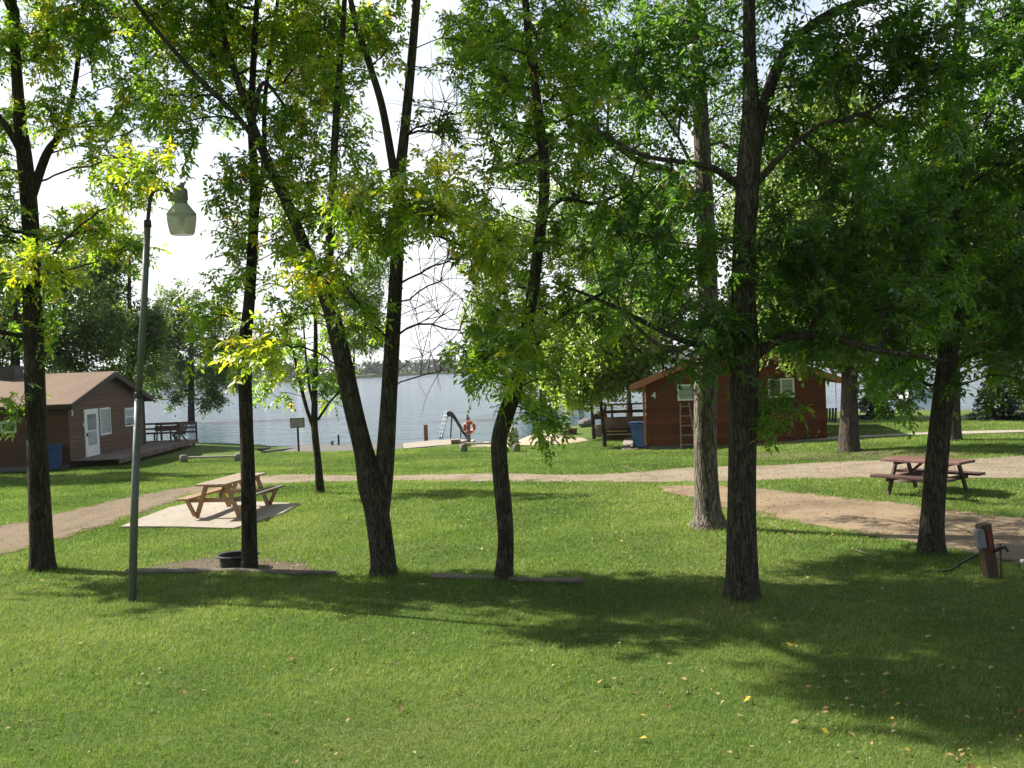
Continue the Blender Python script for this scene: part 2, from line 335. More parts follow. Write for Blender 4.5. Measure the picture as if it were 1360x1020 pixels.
# ------------------------------------------------------------------ tracks, sand and paving lying on the ground
def overlay(name, poly, mat, dz, res=.14, edge=.45):
    P = np.array(poly); x0, y0 = P.min(0)-edge; x1, y1 = P.max(0)+edge
    gx = np.arange(x0, x1+res, res); gy = np.arange(y0, y1+res, res); X, Y = np.meshgrid(gx, gy); sd = sdist(X, Y, P)
    ny, nx = X.shape; idx = np.arange(nx*ny).reshape(ny, nx); Z = H(X, Y)+dz
    Fk = np.stack([idx[:-1, :-1], idx[:-1, 1:], idx[1:, 1:], idx[1:, :-1]], -1).reshape(-1, 4)
    Fk = Fk[(sd.ravel()[Fk] > -edge).all(1)]
    used = np.unique(Fk); mp_ = np.zeros(nx*ny, int); mp_[used] = np.arange(len(used))
    o = mesh_np(name, np.stack([X, Y, Z], -1).reshape(-1, 3)[used], mp_[Fk], mat, attrs={'sd': sd.ravel()[used]}, smooth=True)
    return tag(o, kind='structure')
def m_soil(name, ca, cb, cc, amp=.55, sc=3.0, grassy=0.0, track=False):
    b = NB(name); v = b.coord(); a = b.n('Attribute', attribute_name='sd'); n1 = b.noise(v, sc, 6, .65); n2 = b.noise(v, 40, 4, .7); n3 = b.noise(v, .9, 4)
    c = b.mix(n2, ca, cb); c = b.mix(b.ramp(n3, [(.4, (0, 0, 0)), (.65, (.8, .8, .8))]), c, cc)
    c = b.mix(b.ramp(n2, [(.28, (.8, .8, .8)), (.42, (0, 0, 0))]), c, tuple(q*.45 for q in ca))
    c = b.mix(b.ramp(b.noise(v, 95, 2, .5), [(.66, (0, 0, 0)), (.72, (.6, .6, .6))]), c, (.5, .45, .38))
    e = b.math('ADD', a.outputs['Fac'], b.math('MULTIPLY', b.math('SUBTRACT', n1, .5+grassy), amp*2.2))
    e = b.math('ADD', e, b.math('MULTIPLY', b.math('SUBTRACT', n2, .5), .5))
    al = b.ramp(e, [(.48, (0, 0, 0)), (.52, (1, 1, 1))])
    e2 = b.math('ADD', e, .5)
    al = b.ramp(e2, [(.47, (0, 0, 0)), (.53, (1, 1, 1))])
    p = b.n('BsdfPrincipled', {'Base Color': c, 'Roughness': .95, 'Specular IOR Level': .15, 'Normal': b.bump(b.math('ADD', n2, n1), .7, .03)})
    t = b.n('BsdfTransparent'); m = b.n('MixShader', {0: al, 1: t, 2: p}); b.t.links.new(m.outputs[0], b.out.inputs[0]); return b.m
GRAVEL = m_soil('gravel', (.25, .20, .14), (.34, .28, .205), (.20, .155, .105), .34, 2.4)
DIRT = m_soil('sandy_dirt', (.25, .18, .11), (.34, .255, .17), (.17, .12, .075), .28)
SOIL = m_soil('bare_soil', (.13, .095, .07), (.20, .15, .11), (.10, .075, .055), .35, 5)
SAND = m_soil('beach_sand', (.42, .34, .25), (.52, .44, .33), (.36, .29, .21), .12)
road = poly_px([(255, 654), (330, 634), (400, 630), (560, 631), (740, 631), (860, 627), (960, 620), (1100, 614), (1200, 611), (1362, 606), (1400, 605), (1400, 635), (1362, 635), (1200, 634), (1100, 636), (980, 639), (860, 641), (740, 640), (560, 639), (440, 640), (350, 643), (300, 655)])
overlay('gravel_road', road, GRAVEL, .010)
track = poly_px([(-60, 722), (0, 700), (90, 680), (160, 663), (225, 651), (262, 646), (300, 645), (285, 651), (250, 660), (215, 672), (150, 696), (60, 722), (-60, 752)])
def ruts():
    b = NB('rutted_track'); a = b.n('Attribute', attribute_name='sd'); v = b.coord(); vr = b.mix(.25, b.coord((2.4, .3, 1)).outputs[0], b.n('TexNoise', {'Vector': v, 'Scale': .8}).outputs['Color']); n1 = b.noise(v, 3, 6, .65); n2 = b.noise(v, 45, 4, .7); n4 = b.noise(vr, 1.3, 4, .6)
    c = b.mix(b.ramp(n2, [(.3, (0, 0, 0)), (.7, (1, 1, 1))]), (.15, .11, .075), (.33, .26, .185)); c = b.mix(b.ramp(n4, [(.36, (.5, .5, .5)), (.5, (0, 0, 0))]), c, (.13, .10, .07))
    e = b.math('ADD', a.outputs['Fac'], b.math('MULTIPLY', b.math('SUBTRACT', n1, .5), .9)); e = b.math('ADD', e, b.math('MULTIPLY', b.math('SUBTRACT', n2, .5), .9)); al = b.ramp(b.math('ADD', e, .5), [(.47, (0, 0, 0)), (.56, (1, 1, 1))])
    p = b.n('BsdfPrincipled', {'Base Color': c, 'Roughness': .95, 'Specular IOR Level': .1, 'Normal': b.bump(b.math('ADD', b.math('MULTIPLY', n2, .5), n4), 1.0, .06)})
    t = b.n('BsdfTransparent'); m = b.n('MixShader', {0: al, 1: t, 2: p}); b.t.links.new(m.outputs[0], b.out.inputs[0]); return b.m
overlay('dirt_track', track, ruts(), .014)
bare = poly_px([(872, 646), (930, 645), (1000, 649), (1060, 655), (1130, 662), (1220, 672), (1300, 682), (1362, 690), (1420, 697), (1420, 765), (1362, 750), (1290, 735), (1220, 722), (1140, 710), (1090, 700), (1020, 688), (960, 674), (915, 660), (880, 654)])
overlay('dirt_parking', bare, DIRT, .012)
pit = poly_px([(195, 755), (240, 747), (290, 741), (350, 742), (395, 750), (415, 757), (400, 761), (200, 760)])
overlay('bare_soil_patch', pit, SOIL, .013, .06, .3)
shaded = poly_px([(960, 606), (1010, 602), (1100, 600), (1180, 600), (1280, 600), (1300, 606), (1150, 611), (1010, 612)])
overlay('shaded_worn_ground', shaded, SOIL, .009)  # dark soil stands for worn ground and the tree shade on it
sand = poly_px([(684, 583), (705, 578), (740, 578), (775, 582), (782, 586), (750, 590), (700, 592), (660, 594), (625, 594)])
overlay('sand_patch', sand, SAND, .011)
# the poured slab beneath the picnic table and the walks
CONC = m_soil('concrete_slab', (.44, .36, .285), (.50, .42, .335), (.40, .33, .26), .02, 2)
def m_conc(name, c1, c2):
    b = NB(name); v = b.coord(); n1 = b.noise(v, 1.7, 5); n2 = b.noise(v, 70, 3)
    n3 = b.noise(v, 4.5, 6, .65); c = b.mix(n1, c1, c2); c = b.mix(b.ramp(n3, [(.5, (0, 0, 0)), (.66, (.45, .45, .45))]), c, tuple(q*.6 for q in c1)); c = b.mix(b.ramp(n2, [(.3, (.5, .5, .5)), (.45, (0, 0, 0))]), c, tuple(q*.6 for q in c1))
    return b.done(c, .85, b.bump(n2, .25, .005), spec=.25)
SLABM = m_conc('pale_concrete', (.30, .26, .205), (.38, .335, .275)); GREYC = m_conc('shaded_concrete', (.12, .115, .105), (.18, .17, .155))  # the grey one is darkened to paint in shade at the lake edge
def slab(name, pts, mat, top, bottom=.12, world=False, sub=6):
    P = [np.array(p) for p in (pts if world else poly_px(pts))]; Q = []
    for i in range(len(P)):
        for t in range(sub): Q.append(P[i]+(P[(i+1) % len(P)]-P[i])*t/sub)
    m = MB(); n = len(Q); zt = [float(H(*q))+top for q in Q]; cx = sum(Q)/n
    m.add([(q[0], q[1], z) for q, z in zip(Q, zt)]+[(q[0], q[1], z-top-bottom) for q, z in zip(Q, zt)]+[(cx[0], cx[1], float(H(*cx))+top)],
          [(i, (i+1) % n, 2*n) for i in range(n)]+[(i, n+i, n+(i+1) % n, (i+1) % n) for i in range(n)])
    return m.build(name, mat)
tag(slab('concrete_pad', [(160, 702), (225, 676), (262, 668), (398, 671), (375, 684), (310, 704), (240, 702)], SLABM, .045), kind='structure')
def strip(name, pts, width, mat, top=.03):
    C_ = catmull([list(G(*p)[:2])+[0] for p in pts], .6)[:, :2]; T = np.gradient(C_, axis=0); T /= np.linalg.norm(T, axis=1)[:, None]; Nn = np.stack([-T[:, 1], T[:, 0]], -1)*width/2
    A = C_+Nn; B = C_-Nn; n = len(C_); m = MB(); za = H(A[:, 0], A[:, 1])+top; zb = H(B[:, 0], B[:, 1])+top
    m.add([(*a, z) for a, z in zip(A, za)]+[(*q, z) for q, z in zip(B, zb)]+[(*a, z-.1) for a, z in zip(A, za)]+[(*q, z-.1) for q, z in zip(B, zb)],
          [(i, n+i, n+i+1, i+1) for i in range(n-1)]+[(i, i+1, 2*n+i+1, 2*n+i) for i in range(n-1)]+[(n+i, 3*n+i, 3*n+i+1, n+i+1) for i in range(n-1)])
    return tag(m.build(name, mat), kind='structure')
strip('concrete_walk', [(826, 597), (880, 594), (960, 591), (1030, 588), (1095, 583), (1150, 580), (1220, 577), (1290, 575), (1375, 573)], 1.0, SLABM)
# ------------------------------------------------------------------ grass blades and fallen leaves
def grass():
    N = 1050000; u = rng.random(N); d = (6.2**.75+u*(46**.75-6.2**.75))**(1/.75)
    x = d*rng.uniform(-.64, .64, N); y = d*1.0; k = np.ones(N, bool); nz_ = (vn(x, y, .35, 21)-.5)*.9+(vn(x, y, .12, 22)-.5)*.35
    for p in (road, track, bare, sand): k &= (sdist(x, y, p)+nz_ < .02) | (rng.random(N) < .03)
    k &= (sdist(x, y, pit)+nz_ < .05) | (rng.random(N) < .15)
    k &= sdist(x, y, poly_px([(160, 702), (225, 676), (262, 668), (398, 671), (375, 684), (310, 704), (240, 702)])) < -.02
    k &= y < np.interp(x, SHX, SHY)-.2
    for c_ in KEEPOUT: k &= ~c_(x, y)
    x = x[k]; y = y[k]; d = d[k]; N = len(x); sc = np.clip(d/9, .8, 3.2)
    clump = vn(x, y, .16, 31)*.55+vn(x, y, .5, 32)*.45; patch = vn(x, y, 1.7, 33)*.6+vn(x, y, .8, 34)*.4
    near = np.zeros(N)
    for tx, ty in FEET: near = np.maximum(near, np.exp(-((x-tx)**2+(y-ty)**2)/.22))
    h = (.010+.024*rng.random(N)+.028*clump)*(1+1.3*near)*(.7+.6*patch)*(1+.1*sc); wd = (.0020+.0022*rng.random(N))*sc
    a = rng.random(N)*2*np.pi; le = rng.normal(0, .5, (N, 2))*h[:, None]; le[:, 0] += .15*h
    z = H(x, y); ca, sa = np.cos(a)*wd, np.sin(a)*wd
    V = np.stack([np.stack([x-ca, y-sa, z-.004], -1), np.stack([x+ca, y+sa, z-.004], -1), np.stack([x+le[:, 0], y+le[:, 1], z+h], -1)], 1).reshape(-1, 3)
    v_ = np.clip(.14+.62*dry(x, y)+rng.normal(0, .17, N)+.35*(clump-.5)+.55*(patch-.5), 0, .88); v_ = np.where(rng.random(N) < .035+.09*(dry(x, y) > .62), .92+.08*rng.random(N), v_)
    o = mesh_np('grass', V, np.arange(3*N).reshape(-1, 3), GRASSB, attrs={'v': np.repeat(v_, 3)})
    tag(o, 'mown green grass blades covering the lawn', 'grass', kind='stuff')
def litter():
    N = 4200; d = (6**1.1+rng.random(N)*(40**1.1-6**1.1))**(1/1.1); x = d*rng.uniform(-.6, .66, N); y = d
    k = rng.random(N) < (.30+.7*ss(-.15, .35, x/d))*(.35+vn(x, y, 1.4, 41)); x = x[k]; y = y[k]
    ex = [(G(px, py)[:2], n, s) for px, py, n, s in ((1010, 682, 24, .35), (1090, 668, 10, .3), (930, 800, 26, .5), (1130, 810, 40, .8), (1040, 712, 30, .5), (1240, 1000, 80, .9), (1340, 970, 60, .6), (1150, 930, 30, .8), (1310, 690, 16, .3), (245, 622, 20, .9), (1160, 760, 20, .7), (300, 742, 20, .7), (380, 748, 14, .5))]
    for c_, n, s in ex:
        q = c_+rng.normal(0, s, (n, 2)); x = np.r_[x, q[:, 0]]; y = np.r_[y, q[:, 1]]
    N = len(x); s = rng.uniform(.008, .036, N)*np.where(rng.random(N) < .2, 1.3, 1); a = rng.random(N)*6.28; z = H(x, y)+.03+rng.random(N)*.02
    u = np.stack([np.cos(a), np.sin(a), rng.normal(0, .3, N)], -1)*s[:, None]; w_ = np.stack([-np.sin(a), np.cos(a), rng.normal(0, .3, N)], -1)*(s*.62)[:, None]
    p = np.stack([x, y, z], -1); up = np.array([0, 0, 1.0])*(s*.5)[:, None]
    V = np.stack([p-u, p-w_*1+up*.6, p+u*1.1+up*.3, p+w_+up*.6, p], 1).reshape(-1, 3); i0 = np.arange(N)[:, None]*5
    Fk = np.concatenate([i0+np.array([[0, 1, 4]]), i0+np.array([[1, 2, 4]]), i0+np.array([[2, 3, 4]]), i0+np.array([[3, 0, 4]])])
    LIT = m_leaf('dead_leaf', [(0, (.15, .085, .04)), (.3, (.33, .22, .10)), (.7, (.50, .40, .22)), (.88, (.5, .36, .05)), (1, (.55, .42, .05))], (1, 1, 1), .25)
    o = mesh_np('fallen_leaves', V, Fk, LIT, attrs={'v': np.repeat(rng.random(N)**1.1, 5)})
    tag(o, 'scattered brown and yellow leaves lying on the lawn', 'fallen leaves', kind='stuff')
patio_px = [(824, 598), (829, 579), (864, 577), (864, 597)]; walk_pts = [(826, 597), (880, 594), (960, 591), (1030, 588), (1095, 583), (1150, 580), (1220, 577), (1290, 575), (1375, 573)]
def on_walk(x, y):
    P = catmull([list(G(*p)[:2])+[0] for p in walk_pts], 1.0)[:, :2]; d = np.full(len(x), 1e9); k = y > 30
    for q in P: d[k] = np.minimum(d[k], np.hypot(x[k]-q[0], y[k]-q[1]))
    return d < .68
FEET = []
def weeds():
    n = 240; d = (7**1.2+rng.random(n)*(26**1.2-7**1.2))**(1/1.2); x = d*rng.uniform(-.6, .62, n); y = d; k = vn(x, y, 2.2, 51) > .5
    for p in (road, track, bare, pit): k &= sdist(x, y, p) < -.1
    x, y = x[k], y[k]; P = []; D = []; S = []
    for i in range(len(x)):
        m = rng.integers(5, 14); a_ = rng.random(m)*6.28; r_ = rng.random(m)*rng.uniform(.03, .14); px, py = x[i]+np.cos(a_)*r_, y[i]+np.sin(a_)*r_
        P.append(np.stack([px, py, H(px, py)+.018], -1)); D.append(np.stack([np.cos(a_), np.sin(a_), rng.uniform(.1, .7, m)], -1)); S.append(rng.uniform(.022, .05, m))
    P = np.concatenate(P); N = len(P); V, T_, at = leaves(P, np.concatenate(D), np.concatenate(S), 'far', np.clip(rng.normal(.28, .12, N), 0, .8))
    tag(mesh_np('weeds', V, T_, GRASSB, attrs={'v': at}), 'broad leaved weeds and clover scattered in the lawn', 'weeds', kind='stuff')
def stones():
    P = []
    for poly, n in ((road, 1800), (track, 900), (bare, 1100), (pit, 400)):
        A = np.array(poly); x = rng.uniform(max(-16, A[:, 0].min()), min(24, A[:, 0].max()), n*4); y = rng.uniform(A[:, 1].min(), A[:, 1].max(), n*4); k = sdist(x, y, poly) > -.25; P.append(np.stack([x[k], y[k]], -1)[:n])
    P = np.concatenate(P); N = len(P); s = .005+.018*rng.random(N)**4; base = np.array([[1, 0, 0], [-1, 0, 0], [0, 1, 0], [0, -1, 0], [0, 0, .7], [0, 0, -.7]]); F8 = np.array([[0, 2, 4], [2, 1, 4], [1, 3, 4], [3, 0, 4], [2, 0, 5], [1, 2, 5], [3, 1, 5], [0, 3, 5]])
    c = np.stack([P[:, 0], P[:, 1], H(P[:, 0], P[:, 1])+.012+s*.25], -1); V = c[:, None]+base[None]*s[:, None, None]*rng.uniform(.7, 1.3, (N, 6, 1)); Fk = (F8[None]+np.arange(N)[:, None, None]*6).reshape(-1, 3)
    b_ = NB('loose_stone'); a_ = b_.n('Attribute', attribute_name='v'); M_ = b_.done(b_.ramp(a_.outputs['Fac'], [(0, (.15, .125, .09)), (.5, (.30, .25, .19)), (1, (.48, .44, .37))]), .9)
    tag(mesh_np('loose_stones', V.reshape(-1, 3), Fk, M_, attrs={'v': np.repeat(rng.random(N), 6)}), 'loose small stones and clods on the gravel road and dirt', 'small stones', kind='stuff')
KEEPOUT = [lambda x, y: sdist(x, y, poly_px(patio_px)) > -.05, on_walk]
# ------------------------------------------------------------------ cabins
def m_glass(name, col=(.03, .04, .045)):
    b = NB(name); return b.done(col, .06, spec=.8)
GLASS = m_glass('window_glass'); CURT = m_paint('curtained_glass', (.34, .38, .37), .25, .15)
REDW = m_siding('red_stained_siding', (.29, .076, .032), (.09, .026, .014), .22, (.14, .055, .03), .6)
BRNW = m_siding('brown_siding', (.165, .092, .047), (.095, .052, .028), .2, (.13, .085, .055), .5)
FASC = m_wood('fascia_cedar', (.50, .20, .085), (.28, .10, .05), 1, .6, .5, (.3, .15, .1), .3)
DKTR = m_paint('dark_trim', (.045, .03, .022), .7)
WHT = m_paint('white_paint', (.78, .80, .80), .45, .1, 3, .05, 0, (.4, .38, .33), .12)
GRYB = m_paint('grey_block', (.22, .21, .19), .9)
def m_shingle(name, c1, c2):
    b = NB(name); v = b.coord(); br = b.n('TexBrick', {'Vector': v, 'Scale': 3.4, 'Mortar Size': .012, 'Color1': (*c1, 1), 'Color2': (*c2, 1), 'Mortar': (*[q*.4 for q in c1], 1), 'Brick Width': .5, 'Row Height': .25})
    n1 = b.noise(v, 90, 3); n2 = b.noise(v, .8, 4); c = b.mix(b.math('MULTIPLY', n1, .5), br.outputs['Color'], tuple(q*.5 for q in c1)); c = b.mix(b.ramp(n2, [(.45, (0, 0, 0)), (.7, (.35,)*3)]), c, (.10, .09, .075))
    return b.done(c, .9, b.bump(n1, .3, .01), spec=.2)
SHIN = m_shingle('tan_shingle', (.23, .16, .112), (.285, .20, .143)); SHIR = m_shingle('brown_shingle', (.12, .085, .07), (.17, .12, .10))
def cabin(name, label, loc, rz, W, D, hw, rise, ohs, ohf, wallm, roofm, fasm, trimm, board=.17, base=.0):
    root = thing(name, label, 'cabin', loc, rz)
    m = MB(); z0 = base
    def hgt(x): return hw+rise*(1-abs(x-W/2)/(W/2))
    def face(org, dx, dn, ln, gable):
        z = z0
        top = hw+rise if gable else hw
        while z < top-.01:
            z1 = min(z+board, top)
            def ext(zz):
                if not gable or zz <= hw: return 0, ln
                t = (zz-hw)/rise*ln/2; return t, ln-t
            a0, a1 = ext(z); b0, b1 = ext(z1)
            o = Vector(org); e = Vector(dx); n_ = Vector(dn)
            vs = [o+e*a0+n_*.045+Vector((0, 0, z)), o+e*a1+n_*.045+Vector((0, 0, z)), o+e*b1+n_*.002+Vector((0, 0, z1)), o+e*b0+n_*.002+Vector((0, 0, z1)), o+e*a0+Vector((0, 0, z)), o+e*a1+Vector((0, 0, z))]
            m.add(vs, [(0, 1, 2, 3), (4, 5, 1, 0)]); z = z1
    face((0, 0, 0), (1, 0, 0), (0, -1, 0), W, True); face((W, D, 0), (-1, 0, 0), (0, 1, 0), W, True)
    face((0, D, 0), (0, -1, 0), (-1, 0, 0), D, False); face((W, 0, 0), (0, 1, 0), (1, 0, 0), D, False)
    m.build('wall', wallm, root)
    m = MB(); m.box((W/2, D/2, -.3+z0/2), (W-.06, D-.06, .6+z0)); m.build('foundation', GRYB, root)
    m = MB()
    for x in (0, W):
        for y in (0, D): m.box((x, y, (z0+hw)/2), (.12, .12, hw-z0))
    each(m, 'corner_board', trimm, root)
    sl = rise/(W/2); ang = math.atan(sl); c_, s_ = math.cos(ang), math.sin(ang); th = .09
    r = MB(); f = MB(); so = MB()
    for sg in (-1, 1):
        e0 = Vector((W/2, 0, hw+rise+.05)); run = W/2+ohs
        def pt(u, y, dz): return (W/2+sg*u, y, hw+rise+.06-u*sl+dz)
        ya, yb = -ohf, D+ohf
        vs = [pt(0, ya, 0), pt(run, ya, 0), pt(run, yb, 0), pt(0, yb, 0), pt(0, ya, th), pt(run, ya, th), pt(run, yb, th), pt(0, yb, th)]
        r.add(vs, [(0, 1, 2, 3), (4, 7, 6, 5), (0, 4, 5, 1), (1, 5, 6, 2), (2, 6, 7, 3)])
        for y in (ya-.02, yb+.02):
            vs = [pt(0, y-.02, -.16), pt(run+.02, y-.02, -.16), pt(run+.02, y-.02, th-.012), pt(0, y-.02, th-.012), pt(0, y+.018, -.16), pt(run+.02, y+.018, -.16), pt(run+.02, y+.018, th-.012), pt(0, y+.018, th-.012)]
            f.add(vs, [(0, 1, 2, 3), (4, 7, 6, 5), (0, 4, 5, 1), (3, 2, 6, 7), (1, 5, 6, 2)])
        x = W/2+sg*(run+.018); f.box((x, (ya+yb)/2, hw+rise+.06-run*sl-.03), (.03, yb-ya-.05, .17))
        vs = [pt(W/2-.02, ya+.02, -.02), pt(run-.01, ya+.02, -.15), pt(run-.01, yb-.02, -.15), pt(W/2-.02, yb-.02, -.02)]
        so.add(vs, [(0, 1, 2, 3)])
    rf = r.build('roof', roofm, root); each(f, 'fascia', fasm, rf); each(so, 'soffit', trimm, rf)
    root['dims'] = 0; del root['dims']
    return root
def wl(loc, rz, px, py, side='front'):
    """local (x or y, z) where a place of the photo falls on the front wall (local y = 0) or on the left wall (local x = 0)"""
    v = CR @ np.array([(px-680)/F, -(py-510)/F, -1.0]); o = np.array([0, 0, CAMZ])-np.array(loc); c_, s_ = math.cos(rz), math.sin(rz)
    lo = np.array([o[0]*c_+o[1]*s_, -o[0]*s_+o[1]*c_, o[2]]); lv = np.array([v[0]*c_+v[1]*s_, -v[0]*s_+v[1]*c_, v[2]])
    k = 1 if side == 'front' else 0; t = -lo[k]/lv[k]; q = lo+lv*t; return q[1-k], q[2]
def window(root, x0, x1, z0, z1, frame, panes, split=None, side='front', name='window', fw=.07):
    """split: 'v' slider with a mullion, 'h' sash"""
    def M3(mb, cx, cz, dx, dy, dz, off):
        if side == 'front': mb.box((cx, -off, cz), (dx, dy, dz))
        else: mb.box((-off, cx, cz), (dy, dx, dz))
    f = MB(); cx, cz = (x0+x1)/2, (z0+z1)/2; w_, h_ = x1-x0, z1-z0
    M3(f, x0+fw/2, cz, fw, .07, h_, .04); M3(f, x1-fw/2, cz, fw, .07, h_, .04); M3(f, cx, z0+fw/2, w_-2*fw, .066, fw, .04); M3(f, cx, z1-fw/2, w_-2*fw, .066, fw, .04)
    if split == 'v': M3(f, cx, cz, .05, .06, h_-2*fw, .038)
    if split == 'h': M3(f, cx, cz, w_-2*fw, .06, .05, .038)
    o = f.build(name, frame, root)
    if split is None: rects = [(x0+fw, x1-fw, z0+fw, z1-fw)]
    elif split == 'v': rects = [(x0+fw, cx-.025, z0+fw, z1-fw), (cx+.025, x1-fw, z0+fw, z1-fw)]
    else: rects = [(x0+fw, x1-fw, cz+.025, z1-fw), (x0+fw, x1-fw, z0+fw, cz-.025)]
    for (a, c_, d, e), pm in zip(rects, panes):
        p = MB(); M3(p, (a+c_)/2, (d+e)/2, c_-a, .012, e-d, .036); p.build('pane', pm, o)
    return o
def text_mesh(body, size, name, mat, parent, loc, rot):
    cu = bpy.data.curves.new(name, 'FONT'); cu.body = body; cu.size = size; cu.extrude = .008; cu.offset = .008
    t = bpy.data.objects.new(name+'_tmp', cu); COL.objects.link(t); bpy.context.view_layer.update()
    me = bpy.data.meshes.new_from_object(t.evaluated_get(bpy.context.evaluated_depsgraph_get())); bpy.data.objects.remove(t)
    me.name = name; me.materials.clear(); me.materials.append(mat); o = bpy.data.objects.new(name, me); COL.objects.link(o); o.parent = parent; o.location = loc; o.rotation_euler = rot; return o
# the red cabin
p = G(862, 598); RC = (p[0], p[1], -.42); RRZ = R(-9.5)
q = wl(RC, RRZ, 1095, 540); RW = q[0]
red = cabin('red_cabin', 'red stained wooden cabin with a tan edged gable roof and house number 4', RC, RRZ, RW, 7.0, 2.72, RW/2*.40, .62, .55, REDW, SHIR, FASC, REDW, .22, .15)
def rect(loc, rz, x0, y0, x1, y1, side='front'):
    a = wl(loc, rz, x0, y1, side); b_ = wl(loc, rz, x1, y0, side); a2 = wl(loc, rz, x0, y0, side); b2 = wl(loc, rz, x1, y1, side)
    return min(a[0], b_[0]), max(a[0], b_[0]), (a[1]+b2[1])/2, (a2[1]+b_[1])/2
x0, x1, z0, z1 = rect(RC, RRZ, 900, 510, 945, 531.5); window(red, x0, x1, z0, z1, WHT, [CURT, GLASS], 'v')
x0, x1, z0, z1 = rect(RC, RRZ, 1020, 502.5, 1054.5, 528); window(red, x0, x1, z0, z1, WHT, [GLASS, CURT], 'v')
q = wl(RC, RRZ, 865.5, 529); text_mesh('4', .36, 'house_number', WHT, red, (q[0], -.04, q[1]), (R(90), 0, 0))
m = MB(); m.box((-.13, -.02, 1.45), (.10, .14, 2.5)); m.build('corner_post', FASC, red)
# the brown cabin
p = G(97, 617); p = np.array([-18.75, 41.9]); BZ = float(H(*p))+.08; BC = (p[0], p[1], BZ); BRZ = R(92)
q = wl(BC, BRZ, 191, 560); BW = float(np.clip(q[0], 7.5, 10.5))
brn = cabin('brown_cabin', 'brown wooden cabin with a tan shingled roof, white door and house number 5', BC, BRZ, BW, 9.5, 2.62, 1.22, .5, .35, BRNW, SHIN, DKTR, BRNW, .2, .12)
x0, x1, z0, z1 = rect(BC, BRZ, 112.5, 543, 128, 606)
m = MB(); m.box(((x0+x1)/2, -.045, (z0+z1)/2), (x1-x0, .06, z1-z0)); dr = m.build('door', WHT, brn); dw = x1-x0; dh = z1-z0
m = MB(); m.box(((x0+x1)/2, -.08, z0+dh*.72), (dw*.62, .012, dh*.34)); m.build('pane', GLASS, dr)
m = MB(); m.box(((x0+x1)/2, -.08, z0+dh*.38), (dw*.62, .012, dh*.29)); m.build('pane', CURT, dr)
m = MB(); m.box((x0+dw*.1, -.10, z0+dh*.47), (.05, .06, .14)); m.build('handle', DKTR, dr)
x0, x1, z0, z1 = rect(BC, BRZ, 132, 541.5, 144.5, 577.5); window(brn, x0, x1, z0, z1, WHT, [CURT])
x0, x1, z0, z1 = rect(BC, BRZ, 165, 541.5, 178, 566); window(brn, x0, x1, z0, z1, WHT, [CURT, GLASS], 'h')
x0, x1, z0, z1 = rect(BC, BRZ, 2, 560, 22, 575, 'left'); window(brn, x0, x1, z0, z1, WHT, [GLASS], None, 'left')
q = wl(BC, BRZ, 93.5, 552); text_mesh('5', .42, 'house_number', WHT, brn, (max(.12, q[0]), -.04, q[1]), (R(90), 0, 0))
m = MB(); m.box((BW*.45, 4.2, 4.0), (.9, .7, .8)); m.build('chimney', m_paint('flue_dark', (.09, .085, .08), .8), brn)
q = wl(BC, BRZ, 109.5, 564); m = MB(); m.box((q[0], -.06, q[1]), (.14, .1, .22)); m.build('porch_lamp', WHT, brn)
# deck of the brown cabin
GREYW = m_wood('weathered_deck_wood', (.22, .165, .12), (.12, .085, .06), 1, .85, .6, (.25, .22, .19), .5)
TAUPE = m_wood('stained_deck_wood', (.20, .125, .085), (.10, .06, .04), 0, .8, .6)
dk = thing('timber_deck', 'low brown timber deck running along the white door side of the cabin to the lake', 'deck', (BC[0], BC[1], BZ), BRZ)
DH = .22; m = MB(); nb = 15; DL = BW+2.4; DWd = 2.0
for i in range(nb): m.box((-.1+DL/2, -.05-(i+.5)*DWd/nb, DH), (DL, DWd/nb-.012, .035))
for i in range(14): m.box((BW+.3+(i+.5)*.15, 2.0, DH), (.138, 3.9, .034))
m.build('floor', GREYW, dk)
m = MB(); m.box((-.1+DL/2, -.05-DWd-.025, DH-.09), (DL, .04, .2)); m.box((DL-.08, .9, DH-.095), (.04, DWd+4, .19)); each(m, 'skirt_board', TAUPE, dk)
m = MB()
for x in np.linspace(2.2, DL-.3, 5): m.box((x, -DWd+.1, DH-.75), (.12, .12, 1.3))
each(m, 'support_post', DKTR, dk)
m = MB()
for y in (-DWd-.02, -1.1, -.15, .9, 2, 3.2): m.box((DL-.12, y, DH+.47), (.09, .09, .95))
each(m, 'rail_post', TAUPE, dk)
m = MB()
for z in (.93, .66, .42): m.box((DL-.18, .6, DH+z), (.035, DWd+3.2, .10))
for i in range(9): m.box((DL-.20, 1.1+i*.22, DH+.45), (.04, .09, .85))
m.build('railing', TAUPE, dk)
def lbench(name, label, cat, loc, rz, L_, mat, back=True, group=None):
    o = thing(name, label, cat, loc, rz, group); m = MB()
    for i in range(3): m.box((0, -.16+i*.16, .45), (L_, .14, .035))
    m.build('seat', mat, o)
    if back:
        m = MB()
        for i in range(3): m.box((0, .27+i*.03, .58+i*.16), (L_, .03, .12))
        m.build('backrest', mat, o)
    for x in (-L_/2+.12, L_/2-.12):
        m = MB(); m.box((x, -.18, .215), (.07, .07, .43)); m.bar((x, .18, 0), (x, .34, .98 if back else .45), .06, .06); m.box((x, 0, .40), (.06, .4, .06)); m.build('leg', mat, o)
    return o
def on(loc, rz, x, y, z): c_, s_ = math.cos(rz), math.sin(rz); return (loc[0]+x*c_-y*s_, loc[1]+x*s_+y*c_, loc[2]+z)
lbench('deck_bench', 'brown slatted bench at the lake end of the left cabin deck', 'bench', on(BC, BRZ, BW+1.55, -.6, DH+.018), BRZ-R(90), 1.3, TAUPE)
